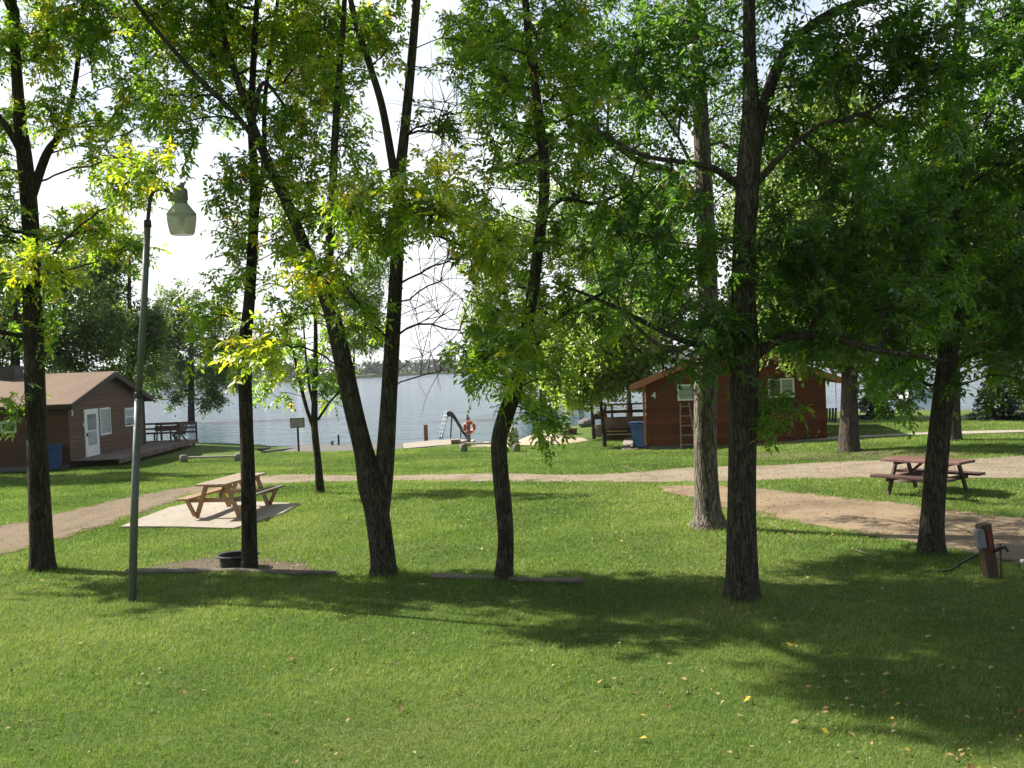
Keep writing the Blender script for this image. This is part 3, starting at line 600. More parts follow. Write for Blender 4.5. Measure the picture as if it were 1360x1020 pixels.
# small patio chair on the deck
def chair(name, label, loc, rz, mat, group=None):
    o = thing(name, label, 'chair', loc, rz, group); m = MB()
    for i in range(5): m.bar((-.25+i*.125, -.25, .40), (-.25+i*.125, .25, .34), .10, .02)
    m.build('seat', mat, o); m = MB()
    for i in range(5): m.bar((-.25+i*.125, .22, .34), (-.27+i*.135, .48, .98), .10, .02)
    m.build('backrest', mat, o)
    for x in (-.31, .31):
        m = MB(); m.box((x, -.22, .29), (.05, .07, .58)); m.bar((x, .3, 0), (x, -.1, .36), .05, .08); m.box((x, 0, .59), (.12, .62, .025)); m.build('armrest', mat, o)
    return o
chair('deck_chair', 'brown wooden armchair on the left cabin deck beside the railing', on(BC, BRZ, BW+.9, -1.45, DH+.018), BRZ-R(120), TAUPE)
# deck of the red cabin, on the lake side left of the wall
rd = thing('railed_deck', 'raised red brown deck with open rails left of the red cabin', 'deck', on(RC, RRZ, -1.05, 7.6, -.12), RRZ)
m = MB()
for i in range(16): m.box((0, -1.2+i*.15, .52), (2.4, .138, .035))
m.build('floor', REDW, rd)
m = MB()
for i in range(4): m.box((0, -1.3, .08+i*.13), (2.4, .03, .12)); m.box((-1.215, -.05, .08+i*.13), (.03, 2.46, .12))
m.build('skirt', m_wood('dark_red_skirt', (.13, .045, .028), (.06, .022, .015), 0), rd)
m = MB(); m.box((0, -1.27, .76), (2.3, .03, .42)); m.build('rail_panel', m_wood('grey_red_board', (.20, .13, .11), (.12, .07, .055), 0), rd)
m = MB()
for x in (-1.2, -.75, .1, 1.1): m.box((x, -1.22, .95), (.10, .10, 1.0))
m.box((-1.2, 1.0, .95), (.1, .1, 1.0)); each(m, 'rail_post', REDW, rd)
m = MB(); m.box((0, -1.30, 1.47), (2.5, .16, .06)); m.box((0, -1.29, 1.18), (2.4, .04, .12)); m.box((-1.22, -.1, 1.475), (.16, 2.3, .05)); m.box((-1.25, -.1, 1.18), (.04, 2.3, .12)); each(m, 'rail', DKTR, rd)
rd.scale = (1.05, 1.0, 1.17)
# slab in front of that deck
tag(slab('patio_slab', [(826, 596.5), (830, 580), (862, 578), (862, 595)], SLABM, .055), kind='structure')
# ------------------------------------------------------------------ wheelie bins
BLUE = m_paint('blue_plastic', (.03, .075, .22), .4, .15, 3, .05, 0, (.1, .12, .16), .2); BLK = m_paint('black_rubber', (.02, .02, .02), .6)
def bin_(label, loc, rz):
    o = thing('wheelie_bin', label, 'bin', loc, rz, 'blue wheelie bins'); s = .95
    m = MB(); pr = [(.22, .25, .08), (.235, .27, .3), (.275, .33, .92)]; vs = []
    for a, c_, z in pr: vs += [(-a, -c_, z), (a, -c_, z), (a, c_, z), (-a, c_, z)]
    fs = [(0, 3, 2, 1), (8, 9, 10, 11)]+[(k*4+i, k*4+(i+1) % 4, k*4+4+(i+1) % 4, k*4+4+i) for k in range(2) for i in range(4)]
    m.add(vs, fs); m.box((0, 0, .90), (.58, .69, .05)); m.build('body', BLUE, o)
    m = MB(); m.box((0, -.01, .965), (.60, .72, .05), ch=.02); m.box((0, .38, .96), (.5, .05, .05)); m.box((0, .42, .93), (.46, .04, .04)); m.build('lid', BLUE, o)
    for x in (-.25, .25):
        m = MB(); m.lathe([(.0, -.03), (.10, -.03), (.11, 0), (.10, .03), (.0, .03)], n=18)
        me = m.build('wheel', BLK, o); me.rotation_euler = (0, R(90), 0); me.location = (x, .27, .11)
        m = MB(); m.lathe([(.0, -.034), (.05, -.034), (.05, .034), (.0, .034)], n=14); h_ = m.build('hub', GRYB, me)
    o.scale = (1.1, 1.1, 1.1)
    return o
p = G(853, 596.5); bin_('blue wheelie bin standing at the corner of the red cabin', (p[0], p[1], float(H(*p[:2]))+.035), R(60))
p = (BC[0]-.30, BC[1]-.80); bin_('blue wheelie bin in the shade beside the brown cabin', (p[0], p[1], float(H(*p[:2]))), R(200))
# ladder against the red cabin
f0 = G(903, 594); lx, lz = wl(RC, RRZ, 901, 535)
lad = thing('ladder', 'old wooden ladder leaning against the red cabin wall below the window', 'ladder', on(RC, RRZ, lx+.35, -.5, 0), RRZ)
LW = m_wood('ladder_wood', (.34, .29, .235), (.22, .18, .15), 2, .8); zb = float(H(*on(RC, RRZ, lx+.3, -.5, 0)[:2]))-RC[2]
for (xa, xb) in ((-.32, -.28), (.28, .06)):
    m = MB(); m.bar((xa, 0, zb-.02), (xb, .42, lz), .055, .035, (0, 1, 0)); m.build('side_rail', LW, lad)
m = MB()
for i in range(5):
    t = .1+i*.205; m.bar((-.32+.04*t, .42*t, zb+(lz-zb)*t), (.28-.22*t, .42*t, zb+(lz-zb)*t), .035, .04)
each(m, 'rung', LW, lad)
# ------------------------------------------------------------------ picnic tables
YEL = m_wood('varnished_pine', (.40, .235, .10), (.24, .125, .05), 1, .6, .8, (.42, .35, .27), .5)
TOPW = m_wood('bleached_pine', (.44, .34, .25), (.24, .165, .11), 1, .7, .8, (.33, .30, .26), .75)
RBR = m_wood('dark_red_stain', (.085, .034, .026), (.04, .018, .015), 1, .7, .8, (.12, .07, .06), .4)
RTOP = m_wood('lit_red_stain', (.19, .085, .07), (.10, .042, .034), 1, .7, .8, (.26, .17, .15), .5)  # paler copy of the leg stain, light on the tabletop put into the colour
OLV = m_wood('shaded_bench_wood', (.16, .14, .09), (.09, .08, .05), 1, .8, .8)  # dark olive paints the tabletop's shade onto the right bench
def picnic(label, loc, rz, Ln, body, top, vee, seatm=None, thick=.042):
    o = thing('picnic_table', label, 'picnic table', loc, rz, 'picnic tables')
    m = MB(); nb = 5; W_ = .72
    for i in range(nb): m.box((-W_/2+(i+.5)*W_/nb, random.uniform(-.01, .01), .745), (W_/nb-.010, Ln, thick), ch=.006)
    m.build('tabletop', top, o)
    for s_ in (-1, 1):
        m = MB()
        for k in (0, 1): m.box((s_*(.66+(k-.5)*.145), random.uniform(-.01, .01), .435), (.135, Ln, thick), ch=.006)
        m.build('bench_seat', (seatm or body) if s_ > 0 else body, o)
    for e in (-1, 1):
        y = e*(Ln/2-.32)
        for s_ in (-1, 1):
            m = MB(); m.bar((s_*.24, y, .715), (s_*(.60 if not vee else .50), y, .0), .045, .095, (1, 0, 0))
            if vee: m.bar((s_*.70, y+e*.045, .40), (s_*.52, y+e*.045, .04), .04, .085, (1, 0, 0))
            m.build('leg', body, o)
        m = MB(); m.box((0, y-e*.045, .70), (.66, .042, .09)); m.box((0, y-e*.047, .375), (1.44, .042, .10)); m.bar((0, y-e*.07, .36), (0, y-e*.48, .70), .07, .042); m.build('brace', body, o)
    return o
tp = np.array([-6.50, 22.8]); picnic('pale pine picnic table standing on the concrete pad', (tp[0], tp[1], float(H(*tp))+.045), R(-9), 2.25, YEL, TOPW, True, OLV)
a = G(1192, 655); c_ = G(1280, 666); mid = (a+c_)/2; dx = c_-a
picnic('dark red picnic table on the grass behind the leaning tree at the right', (mid[0]+.15, mid[1]+.45, float(H(*mid[:2]))-.01), math.atan2(dx[1], dx[0])-R(90)+R(10), 1.8, RBR, RTOP, False, None, .055)
# ------------------------------------------------------------------ lamp post
p = G(175, 799); dd = depth_of(p); GALV = m_paint('galvanised_pole', (.145, .16, .15), .55, .5, 4, .2, .3, (.09, .10, .08), .5); DARKM = m_paint('dark_metal', (.05, .05, .05), .5, .3, 5, .1, .4)
lp = thing('lamp_post', 'tall thin grey metal lamp post with a hanging yard lamp', 'lamp post', tuple(p))
def W(px, py, d): return Pd(px, py, d)-p
base = np.array([0, 0, -.1]); j1 = W(184, 525, dd); j2 = W(196, 297, dd); tp_ = W(200, 262, dd)
m = MB(); m.tube([base, j1*.5+base*.5+np.array([-.01, 0, 0]), j1], [.056, .054, .052], 14); m.build('pole', GALV, lp)
m = MB(); m.tube([j1-np.array([0, 0, .04]), j1+np.array([0, 0, .05])], [.060, .060], 14); m.tube([j2-np.array([0, 0, .05]), j2+np.array([0, 0, .05])], [.054, .050], 14); each(m, 'collar', DARKM, lp)
m = MB(); m.tube([j1, (j1+j2)/2+np.array([.01, 0, 0]), j2], [.047, .046, .045], 14); m.build('upper_pole', GALV, lp)
m = MB(); arm = catmull([j2, tp_, W(206, 253, dd), W(213, 251, dd), W(222, 254, dd), W(236, 264, dd)], .05); m.tube(arm, [.027]*len(arm), 10); m.build('arm', DARKM, lp)
hd = W(241, 284, dd)
HOUS = m_paint('lamp_housing_grey', (.20, .23, .20), .5, .3, 8, .1, .2)
m = MB(); m.lathe([(0, .40), (.05, .40), (.055, .37), (.085, .355), (.098, .33), (.10, .20), (.085, .175), (.09, .16), (.10, .13)], hd, 28); m.box((hd[0]-.10, hd[1], hd[2]+.23), (.10, .09, .10)); m.lathe([(0, .44), (.035, .44), (.04, .39)], hd+np.array([.02, 0, 0]), 14); hs = m.build('lamp_housing', HOUS, lp)
b = NB('reflector_paint'); RFL = b.done((.42, .44, .36), .4)
m = MB(); m.lathe([(.10, .135), (.115, .12), (.15, .07), (.195, .01), (.205, 0), (.205, -.015), (.195, -.018)], hd, 32); m.build('reflector', RFL, lp)
b = NB('prismatic_lens'); v = b.coord(); 
df = b.n('BsdfDiffuse', {'Color': (.56, .58, .46, 1)}); tl = b.n('BsdfTranslucent', {'Color': (.62, .63, .50, 1)}); ms = b.n('MixShader', {0: .5, 1: df, 2: tl}); tr = b.n('BsdfTransparent', {'Color': (.9, .9, .82, 1)}); ms2 = b.n('MixShader', {0: .22, 1: ms, 2: tr}); gl = b.n('BsdfGlossy', {'Roughness': .2}); ms3 = b.n('MixShader', {0: .07, 1: ms2, 2: gl}); b.t.links.new(ms3.outputs[0], b.out.inputs[0])
m = MB(); prof = [(.197, -.018), (.20, -.05), (.192, -.13), (.178, -.22), (.165, -.275), (.15, -.295), (.135, -.30)]; nn_ = 64; vs = []; fs = []
for k, (r_, z_) in enumerate(prof):
    for i in range(nn_): rr = r_*(1+.012*(i % 2)); t_ = 2*math.pi*i/nn_; vs.append((hd[0]+rr*math.cos(t_), hd[1]+rr*math.sin(t_), hd[2]+z_))
for k in range(len(prof)-1):
    for i in range(nn_): fs.append((k*nn_+i, k*nn_+(i+1) % nn_, (k+1)*nn_+(i+1) % nn_, (k+1)*nn_+i))
m.add(vs, fs); m.build('lens', b.m, lp)
m = MB(); m.lathe([(.0, .12), (.03, .11), (.045, .02), (.05, -.08), (.04, -.14), (0, -.16)], hd, 16); m.build('bulb', m_paint('bulb_glass', (.7, .7, .66), .2), lp)
# ------------------------------------------------------------------ near ground furniture
LOGW = m_wood('old_timber', (.24, .20, .16), (.12, .095, .075), 0, .9, .7, (.30, .27, .23), .6)
def timber(name, label, pts, r_, mat=LOGW, zoff=.3, cat='log', group=None):
    w_ = [G(*q) for q in pts]; a_ = w_[0]; o = thing(name, label, cat, tuple(a_), 0, group); m = MB()
    for i in range(len(w_)-1):
        q0, q1 = w_[i]-a_, w_[i+1]-a_; up_ = np.array([0, 0, r_*zoff]); m.bar(q0+up_+np.array([0, 0, .006*i]), q1+up_-np.array([0, 0, .006*i]), r_*1.6, r_*1.5)
    m.build('timber', mat, o); return o
def one(m, name, mat, label, cat, loc=(0, 0, 0), rz=0, group=None):
    o = m.build(name, mat); o.location = loc; o.rotation_euler = (0, 0, rz); return tag(o, label, cat, group)
def log_obj(label, pts, r_, group):
    w_ = catmull([G(*q)+np.array([0, 0, r_*.6]) for q in pts], .25); a_ = w_[0].copy(); m = MB(); w_ = w_-a_; w_[:, 2] += .006*np.sin(np.arange(len(w_))*1.9); n_ = len(w_)
    V, Fq_ = tube_np(w_, r_*(1+.08*np.sin(np.arange(n_)*.9)), 9, .06, 3); m.add(V.tolist(), [tuple(q) for q in Fq_.tolist()], True); m.add(V[:9].tolist(), [tuple(range(9))[::-1]]); m.add(V[-9:].tolist(), [tuple(range(9))])
    return one(m, 'border_log', LOGW, label, 'log', tuple(a_), 0, group)
log_obj('long weathered border log lying in front of the black fire ring', [(168, 762), (250, 761), (330, 762), (400, 764), (447, 763)], .05, 'border logs in the lawn')
log_obj('weathered border log lying at the foot of the bent tree', [(575, 768), (640, 770), (700, 773), (776, 775)], .045, 'border logs in the lawn')
fr = G(311, 759); frd = thing('fire_ring', 'black steel fire ring with a rolled rim on bare soil beside the thin tree', 'fire ring', (fr[0], fr[1]+.24, float(H(fr[0], fr[1]))))
b = NB('sooty_steel'); nq = b.noise(b.coord(), 9, 5); SOOT = b.done(b.mix(nq, (.012, .012, .012), (.05, .042, .036)), .7, b.bump(nq, .4, .01))
m = MB(); m.lathe([(.215, -.03), (.225, .0), (.235, .20), (.235, .215), (.228, .2), (.215, 0)], n=40); m.build('tub', SOOT, frd)
m = MB(); m.lathe([(.235, .20), (.275, .205), (.288, .222), (.28, .238), (.262, .240), (.235, .225)], n=40); m.lathe([(.24, .11), (.248, .12), (.24, .13)], n=40); m.build('rim', SOOT, frd)
m = MB(); m.lathe([(0, .03), (.1, .035), (.21, .02)], n=24); m.build('ash_bed', m_paint('ash_grey', (.13, .12, .11), .95), frd)
frd.scale = (1.22, 1.22, 1.0)
# power post at the right
q = G(1316, 768); pp = thing('power_post', 'short brown weathered post with a small grey socket box at the right edge', 'post', (q[0], q[1], float(H(q[0], q[1]))), R(8))
POSTW = m_wood('rotten_post_wood', (.14, .085, .05), (.06, .04, .028), 2, .9, .7, (.10, .11, .05), .6)
m = MB(); M_ = Matrix.Rotation(R(-7), 3, 'Y'); m.box((-.04, 0, .33), (.155, .15, .80), M=M_, ch=.01); m.build('post', POSTW, pp)
m = MB(); m.box((-.165, -.04, .54), (.085, .12, .25), M=M_, ch=.008); bx_ = m.build('socket_box', m_paint('grey_box', (.17, .175, .185), .5), pp)
m = MB(); m.box((-.165, -.105, .54), (.07, .012, .21), M=M_); m.build('cover', m_paint('grey_lid', (.24, .25, .26), .45), bx_)
m = MB(); m.box((-.045, -.085, .47), (.06, .02, .36), M=M_); m.build('red_plate', m_paint('faded_red', (.20, .05, .04), .7), pp)
hp = [G(1245, 760), G(1262, 760), G(1280, 756)+np.array([0, 0, .08]), G(1300, 762)+np.array([0, 0, .24]), G(1318, 768)+np.array([-.02, -.12, .36]), G(1332, 768)+np.array([0, -.1, .42])]
hq = catmull(hp, .06); hq[:, 2] += .02; m = MB(); a_ = hq[0].copy(); m.tube(hq-a_, [.019]*len(hq), 8); one(m, 'water_hose', BLK, 'dark hose lying on the lawn and rising past the short post', 'hose', tuple(a_))
q2 = G(1329, 770); sp = thing('water_tap', 'rusty standing water tap beside the short brown post', 'tap', (q2[0], q2[1]-.02, float(H(q2[0], q2[1]))))
RUST = m_paint('rusty_iron', (.13, .075, .05), .7, .5, 9, .2, .3); m = MB(); m.tube([(0, 0, -.05), (0, 0, .40)], [.013, .013], 8); m.build('pipe', RUST, sp)
m = MB(); m.tube([(-.06, 0, .40), (.0, 0, .42), (.07, 0, .42), (.10, 0, .37)], [.018, .025, .02, .018], 8); m.tube([(0, 0, .42), (0, 0, .47)], [.008, .008], 6); m.box((0, 0, .475), (.10, .02, .012)); m.build('spout', RUST, sp)
# white pipe stub at the right frame edge
q = G(1360, 756); m = MB(); m.lathe([(0, -.02), (.035, -.02), (.035, .09), (.045, .09), (.045, .13), (0, .14)], n=18); one(m, 'pipe_stub', WHT, 'short white capped pipe at the right edge of the lawn', 'pipe', tuple(q))
# fallen twigs
TW = m_paint('dry_twig', (.22, .17, .12), .9)
for i, (lb, pts) in enumerate([('thin dry twig lying on the shaded grass left of the leaning tree', [(1137, 733), (1150, 737), (1168, 743)]), ('fallen stick on the grass between the two big trunks and the dirt', [(1022, 697), (1040, 706), (1058, 718)]), ('long fallen branch lying across the gravel road', [(826, 620), (850, 627), (872, 636)])]):
    w_ = catmull([G(*q)+np.array([0, 0, .025]) for q in pts], .1); a_ = w_[0].copy(); m = MB(); m.tube(w_-a_, np.linspace(.012, .005, len(w_)), 6); one(m, 'fallen_stick', TW, lb, 'stick', tuple(a_), 0, 'fallen sticks')
# ------------------------------------------------------------------ rail benches on stumps
def rail(label, la, lb, ra, rb, hp_, seat_z):
    a_ = G(*la); c_ = G(*ra); o = thing('log_rail', label, 'log rail', tuple(a_), 0, 'low log rails on two posts'); d_ = c_-a_
    for q in (np.zeros(3), d_):
        m = MB(); m.lathe([(0, -.1), (.17, -.1), (.165, hp_*.6), (.16, hp_), (.13, hp_+.012), (0, hp_+.012)], q, 14); m.build('stump', STUMP, o)
    m = MB(); m.bar(d_*.03+np.array([0, -.02, seat_z]), d_*.97+np.array([0, -.02, seat_z]), .2, .075); m.build('rail', LOGW2, o)
STUMP = m_wood('grey_stump', (.26, .24, .20), (.15, .135, .11), 2, .9, .5); LOGW2 = m_wood('pale_plank', (.42, .37, .29), (.28, .24, .18), 0, .8, .6, (.36, .34, .30), .5)
rail('low plank rail on two grey stumps left of the thin tree near the brown cabin', (244, 614), 0, (317, 612), 0, .30, .20)
rail('low plank rail on two grey stumps behind the bent tree near the life ring', (616, 600), 0, (686, 600), 0, .33, .36)
# ------------------------------------------------------------------ at the lake edge
q = G(395, 600); sg = thing('notice_board', 'small faded pinkish notice board on a post at the lake edge', 'sign', (q[0], q[1]+.3, float(H(*q[:2]))), R(4))
m = MB(); m.box((0, 0, .62), (.09, .09, 1.34)); m.build('post', POSTW, sg)
b = NB('faded_notice'); v = b.coord(); nq = b.noise(v, 7, 5); nq2 = b.noise(b.coord((1, 1, 5)), 6, 3)
NOT = b.done(b.mix(b.ramp(nq2, [(.45, (0, 0, 0)), (.55, (.6, .6, .6))]), b.mix(nq, (.36, .24, .22), (.44, .40, .38)), (.17, .13, .13)), .8)
m = MB(); m.box((0, -.055, 1.34), (.60, .02, .40)); m.build('board', NOT, sg)
m = MB()
for z in (1.13, 1.55): m.box((0, -.057, z), (.66, .035, .035))
for x in (-.315, .315): m.box((x, -.057, 1.34), (.035, .036, .39))
each(m, 'frame_strip', m_paint('dark_frame', (.07, .06, .06), .8), sg)
def post(label, px, py, h, r_, mat, group='mooring posts at the lake edge', square=False):
    q = G(px, py, -.47); m = MB()
    if square: m.box((0, 0, h/2-.1), (r_*2, r_*2, h+.2), ch=.015)
    else: m.lathe([(0, -.3), (r_, -.3), (r_, h-.02), (r_*.8, h), (0, h)], n=14)
    return one(m, 'mooring_post', mat, label, 'post', tuple(q), 0, group)
post('tall thin dark mooring post at the lake edge right of the notice board', 450, 591, .52, .05, DARKM)
post('short stubby post at the lake edge beside the taller dark post', 441, 591, .22, .085, STUMP)
post('reddish square mooring post at the lake edge left of the slide', 566, 584, .78, .10, m_paint('reddish_post', (.23, .12, .10), .8), square=True)
# concrete edge along the lake, boards, ramp
def conc(name, pts, mat, z, bottom):
    P = [G(*q, z) for q in pts]; n = len(P); m = MB(); m.add([tuple(q) for q in P]+[(q[0], q[1], z-bottom) for q in P], [tuple(range(n))]+[(i, (i+1) % n, n+(i+1) % n, n+i) for i in range(n)])
    return tag(m.build(name, mat), kind='structure')
conc('lakeside_slab', [(362, 599), (400, 590.5), (460, 590.5), (535, 589), (535, 596), (470, 598), (410, 602)], GREYC, -.47, .6)
conc('sandy_path', [(535, 589), (575, 584.5), (608, 583), (622, 584), (600, 590), (536, 595.5)], SLABM, -.46, .6)
def plank(label, a_, c_, wd, ht, mat, lift=.08, group='old planks by the water'):
    q0 = G(*a_); q1 = G(*c_); m = MB(); m.bar((0, 0, lift), q1-q0+np.array([0, 0, lift]), wd, ht); return one(m, 'old_plank', mat, label, 'plank', tuple(q0), 0, group)
plank('dark old plank lying lakeward in the shade left of the notice board', (346, 599), (388, 590), .25, .09, m_wood('dark_plank', (.10, .08, .07), (.05, .04, .035), 0))
plank('grey old plank lying just in front of the darker plank left of the notice board', (350, 602), (392, 597), .22, .10, LOGW, .06)
plank('thick brown beam sloping down beside the life ring post', (604, 590), (619, 582), .35, .20, m_wood('brown_beam', (.24, .17, .11), (.13, .09, .06), 0), .10)
# life ring on its post
q = G(623, 592); rg = thing('life_ring_post', 'grey square post at the lake edge carrying the life ring', 'post', tuple(q))
m = MB(); m.box((0, 0, .62), (.17, .15, 1.40), ch=.01); m.build('post', LOGW, rg); m = MB(); m.box((0, 0, 1.36), (.05, .05, .12)); m.build('hook', DARKM, rg)
rc = Pd(623.5, 567.5, depth_of(q)-.22); ring = thing('life_ring', 'red life ring with white bands hanging on a grey post by the water', 'life ring', tuple(rc), R(6))
ORG = m_paint('red_ring_canvas', (.55, .075, .05), .6, .2, 4, .05, 0, (.5, .3, .28), .2)
def torus_seg(a0, a1, Rr, r_, n=10, sec=10, of=0.0):
    pts = []; m = MB()
    for i in range(n+1):
        t_ = a0+(a1-a0)*i/n; pts.append((Rr*math.cos(t_), 0, Rr*math.sin(t_)))
    m.tube(pts, [r_+of]*(n+1), sec); return m
torus_seg(0, 2*math.pi*.9999, .215, .072, 40, 12).build('ring', ORG, ring)
for k in range(4): torus_seg(math.pi/4+k*math.pi/2-.17, math.pi/4+k*math.pi/2+.17, .215, .072, 5, 12, .006).build('band', WHT, ring)
m = MB()
for k in range(4):
    t0 = math.pi/4+k*math.pi/2; pts = [(.30*math.cos(t0+u*math.pi/2)*(1+.12*math.sin(u*math.pi)), -.03, .30*math.sin(t0+u*math.pi/2)*(1+.12*math.sin(u*math.pi))) for u in np.linspace(0, 1, 7)]; m.tube(pts, [.010]*7, 6)
m.build('rope', WHT, ring)
# slide in the water
SD = 60.0; s0 = Pd(586, 578, SD); 
sl_ = thing('water_slide', 'dark water slide with a white ladder standing in the shallow lake', 'slide', (s0[0], s0[1], LAKE)); rel = lambda px, py, dy=0: Pd(px, py, SD)-np.array([s0[0], s0[1], LAKE])+np.array([0, dy, 0])
m = MB()
for dy in (-.28, .28):
    for (xo) in (0, 1): pass
    m.tube([rel(584, 582, dy), rel(592, 547, dy), rel(595, 546, dy)], [.028]*3, 8)
    m.tube([rel(587.5, 581, dy), rel(594.5, 552, dy)], [.022]*2, 8)
each(m, 'ladder_rail', WHT, sl_); m = MB()
for t_ in np.linspace(.08, .9, 6): q0 = rel(584, 582)*(1-t_)+rel(592, 549)*t_; m.box(tuple(q0), (.2, .54, .035))
each(m, 'rung', WHT, sl_)
cp = catmull([rel(594, 551.5), rel(599, 551), rel(604, 556), rel(610, 566), rel(616, 575), rel(622, 580)], .08); m = MB(); n_ = len(cp); vs = []; fs = []
for q_ in cp:
    for (dy, dz) in ((-.30, .20), (-.27, .0), (.27, 0), (.30, .20), (.27, -.10), (-.27, -.10)): vs.append((q_[0], q_[1]+dy, q_[2]+dz))
for i in range(n_-1):
    for k in range(6): fs.append((i*6+k, i*6+(k+1) % 6, i*6+6+(k+1) % 6, i*6+6+k))
m.add(vs, fs); m.build('chute', m_paint('dark_chute', (.10, .075, .07), .5), sl_)
m = MB()
for dy in (-.25, .25): m.tube([rel(600, 553, dy), rel(598, 588, dy)], [.025]*2, 8); m.tube([rel(612, 570, dy), rel(612, 588, dy)], [.025]*2, 8)
each(m, 'support', DARKM, sl_)
# pale stones behind the rail
PALE = m_paint('pale_stone', (.50, .47, .42), .9, .3, 4, .6, 0, (.25, .22, .18), .5); DRKS = m_paint('grey_stone', (.22, .20, .18), .9, .4, 5, .6)
def stone(label, px, py, sx_, sy_, sz_, mat, name='stone', cat='stone', group='stones by the water', rz=0, lift=.3):
    import bmesh
    bm = bmesh.new(); bmesh.ops.create_icosphere(bm, subdivisions=2, radius=1); sd_ = px*1.3
    for v_ in bm.verts:
        n_ = v_.co.copy(); k = 1+.13*math.sin(n_.x*4+sd_)+.1*math.sin(n_.y*5+sd_*2)+.1*math.cos(n_.z*5+sd_)
        mxc = max(abs(n_.x), abs(n_.y), abs(n_.z)); n_ = n_*(.6+.4/mxc*.75)*k; v_.co = Vector((n_.x*sx_/2, n_.y*sy_/2, n_.z*sz_/2))
    me = bpy.data.meshes.new(name); bm.to_mesh(me); bm.free(); me.materials.append(mat); o = bpy.data.objects.new(name, me); COL.objects.link(o)
    q = G(px, py); o.location = (q[0], q[1], q[2]+sz_*lift); o.rotation_euler = (0, 0, rz); return tag(o, label, cat, group)
stone('leftmost white stone behind the plank rail right of the life ring post', 628, 589, .30, .3, .26, PALE)
stone('second pale stone behind the plank rail', 637, 590, .28, .25, .2, DRKS); stone('third stone behind the plank rail, white topped', 646, 590, .26, .25, .2, PALE)
stone('fourth stone behind the plank rail, close to the bent trunk', 655, 590, .32, .25, .18, DRKS)
q = G(682, 594); m = MB(); m.box((0, 0, .32), (.46, .3, .85), ch=.06); m.box((.03, 0, .80), (.3, .26, .22), ch=.05); one(m, 'stone_block', PALE, 'upright pale stone block beside the end of the plank rail', 'stone', tuple(q), R(12))
for i, (px, py, s_) in enumerate([(684, 580, .3), (692, 577.5, .35), (700, 575, .4), (709, 572.5, .35)]):
    stone(['lowest small stone on the lake bank behind the sand', 'second small stone up the lake bank', 'third and longest small stone on the lake bank', 'small stone on the lake bank nearest the old trunk'][i], px, py, s_*1.5, s_, s_*.6, DRKS if i % 2 else PALE)
stone('brown boulder between the two thin leaning trunks', 794, 580, .75, .6, .75, DRKS, 'boulder', 'boulder', None, .4)
stone('wide grey stone under the lakeside trees left of the thin trunks', 778, 567, 1.0, .7, .7, DRKS, 'boulder', 'boulder', None, .9)
q = G(756, 577); fz = thing('fire_ring', 'rusty low fire ring on the bank under the lakeside trees', 'fire ring', tuple(q)); m = MB(); m.lathe([(.40, -.05), (.42, .32), (.39, .32), (.37, -.05)], n=24); m.build('ring', RUST, fz); m = MB(); m.lathe([(0, .08), (.38, .05)], n=18); m.build('ash_bed', SOOT, fz)
q = G(1226, 648); fz = thing('fire_ring', 'grey brown fire ring on the grass under the dark red picnic table', 'fire ring', (q[0]+.1, q[1]+1.1, q[2])); m = MB(); m.lathe([(.36, -.05), (.38, .26), (.36, .27), (.34, -.05)], n=24); m.build('ring', m_paint('rusted_ring', (.16, .11, .09), .8, .4, 6, .3), fz); m = MB(); m.lathe([(0, .05), (.35, .03)], n=18); m.build('ash_bed', SOOT, fz)
# grill between thin trunks and deck
q = G(804, 577); gr = thing('barbecue_grill', 'black barbecue grill on legs left of the railed deck', 'grill', (q[0], q[1]+3, float(H(q[0], q[1]+3))), R(10))
m = MB(); m.box((0, 0, .72), (.75, .45, .22), ch=.03); m.build('firebox', SOOT, gr); m = MB(); m.lathe([(.0, .24), (.15, .22), (.3, .12), (.36, 0), (.0, 0)], (0, 0, .835), 20); m.build('lid', SOOT, gr)
for x in (-.32, .32):
    for y in (-.18, .18): m = MB(); m.box((x, y, .3), (.04, .04, .64)); m.build('leg', DARKM, gr)
# chair by the lake right of the red cabin
q = G(1101, 562); chair('lawn_chair', 'grey lawn chair facing the lake right of the red cabin', (q[0], q[1], float(H(q[0], q[1]))-.25), R(170), m_paint('dark_chair', (.06, .06, .065), .6))
# boat with a white hull, and a lift canopy, moored beyond the spruce
BH = m_paint('white_hull', (.75, .75, .75), .3, .1)
bt = thing('moored_boat', 'white motor boat moored on the lake beyond the right hand lawn', 'boat', tuple(np.array([*G(1302, 546, LAKE)[:2], LAKE])+np.array([6, 22, 0])), R(12))
m = MB(); sec = [(-2.6, .95, .85), (-1, 1.0, .85), (.8, .9, .9), (2, .5, 1.0), (2.8, .04, 1.1)]; vs = []
for x, wd, hh in sec: vs += [(x, -wd, hh), (x, -wd*.7, 0), (x, 0, -.2), (x, wd*.7, 0), (x, wd, hh)]
fs = [(k*5+i, k*5+i+1, k*5+6+i, k*5+5+i) for k in range(4) for i in range(4)]+[(0, 1, 2, 3, 4)]+[(k*5+4, k*5, k*5+5, k*5+9) for k in range(4)]
m.add(vs, fs); m.build('hull', BH, bt); m = MB(); m.add([(0, -.6, .88), (0, .6, .88), (-.35, .55, 1.45), (-.35, -.55, 1.45)], [(0, 1, 2, 3)]); m.build('windscreen', GLASS, bt); m = MB(); m.box((-2.75, 0, .7), (.35, .4, .8), ch=.08); m.build('outboard_motor', BLK, bt)
bl = thing('boat_lift', 'boat lift with a beige canopy standing in the lake beyond the small spruce', 'boat lift', tuple(np.array([*G(1206, 548, LAKE)[:2], LAKE])+np.array([8, 32, 0])), R(15))
m = MB(); 
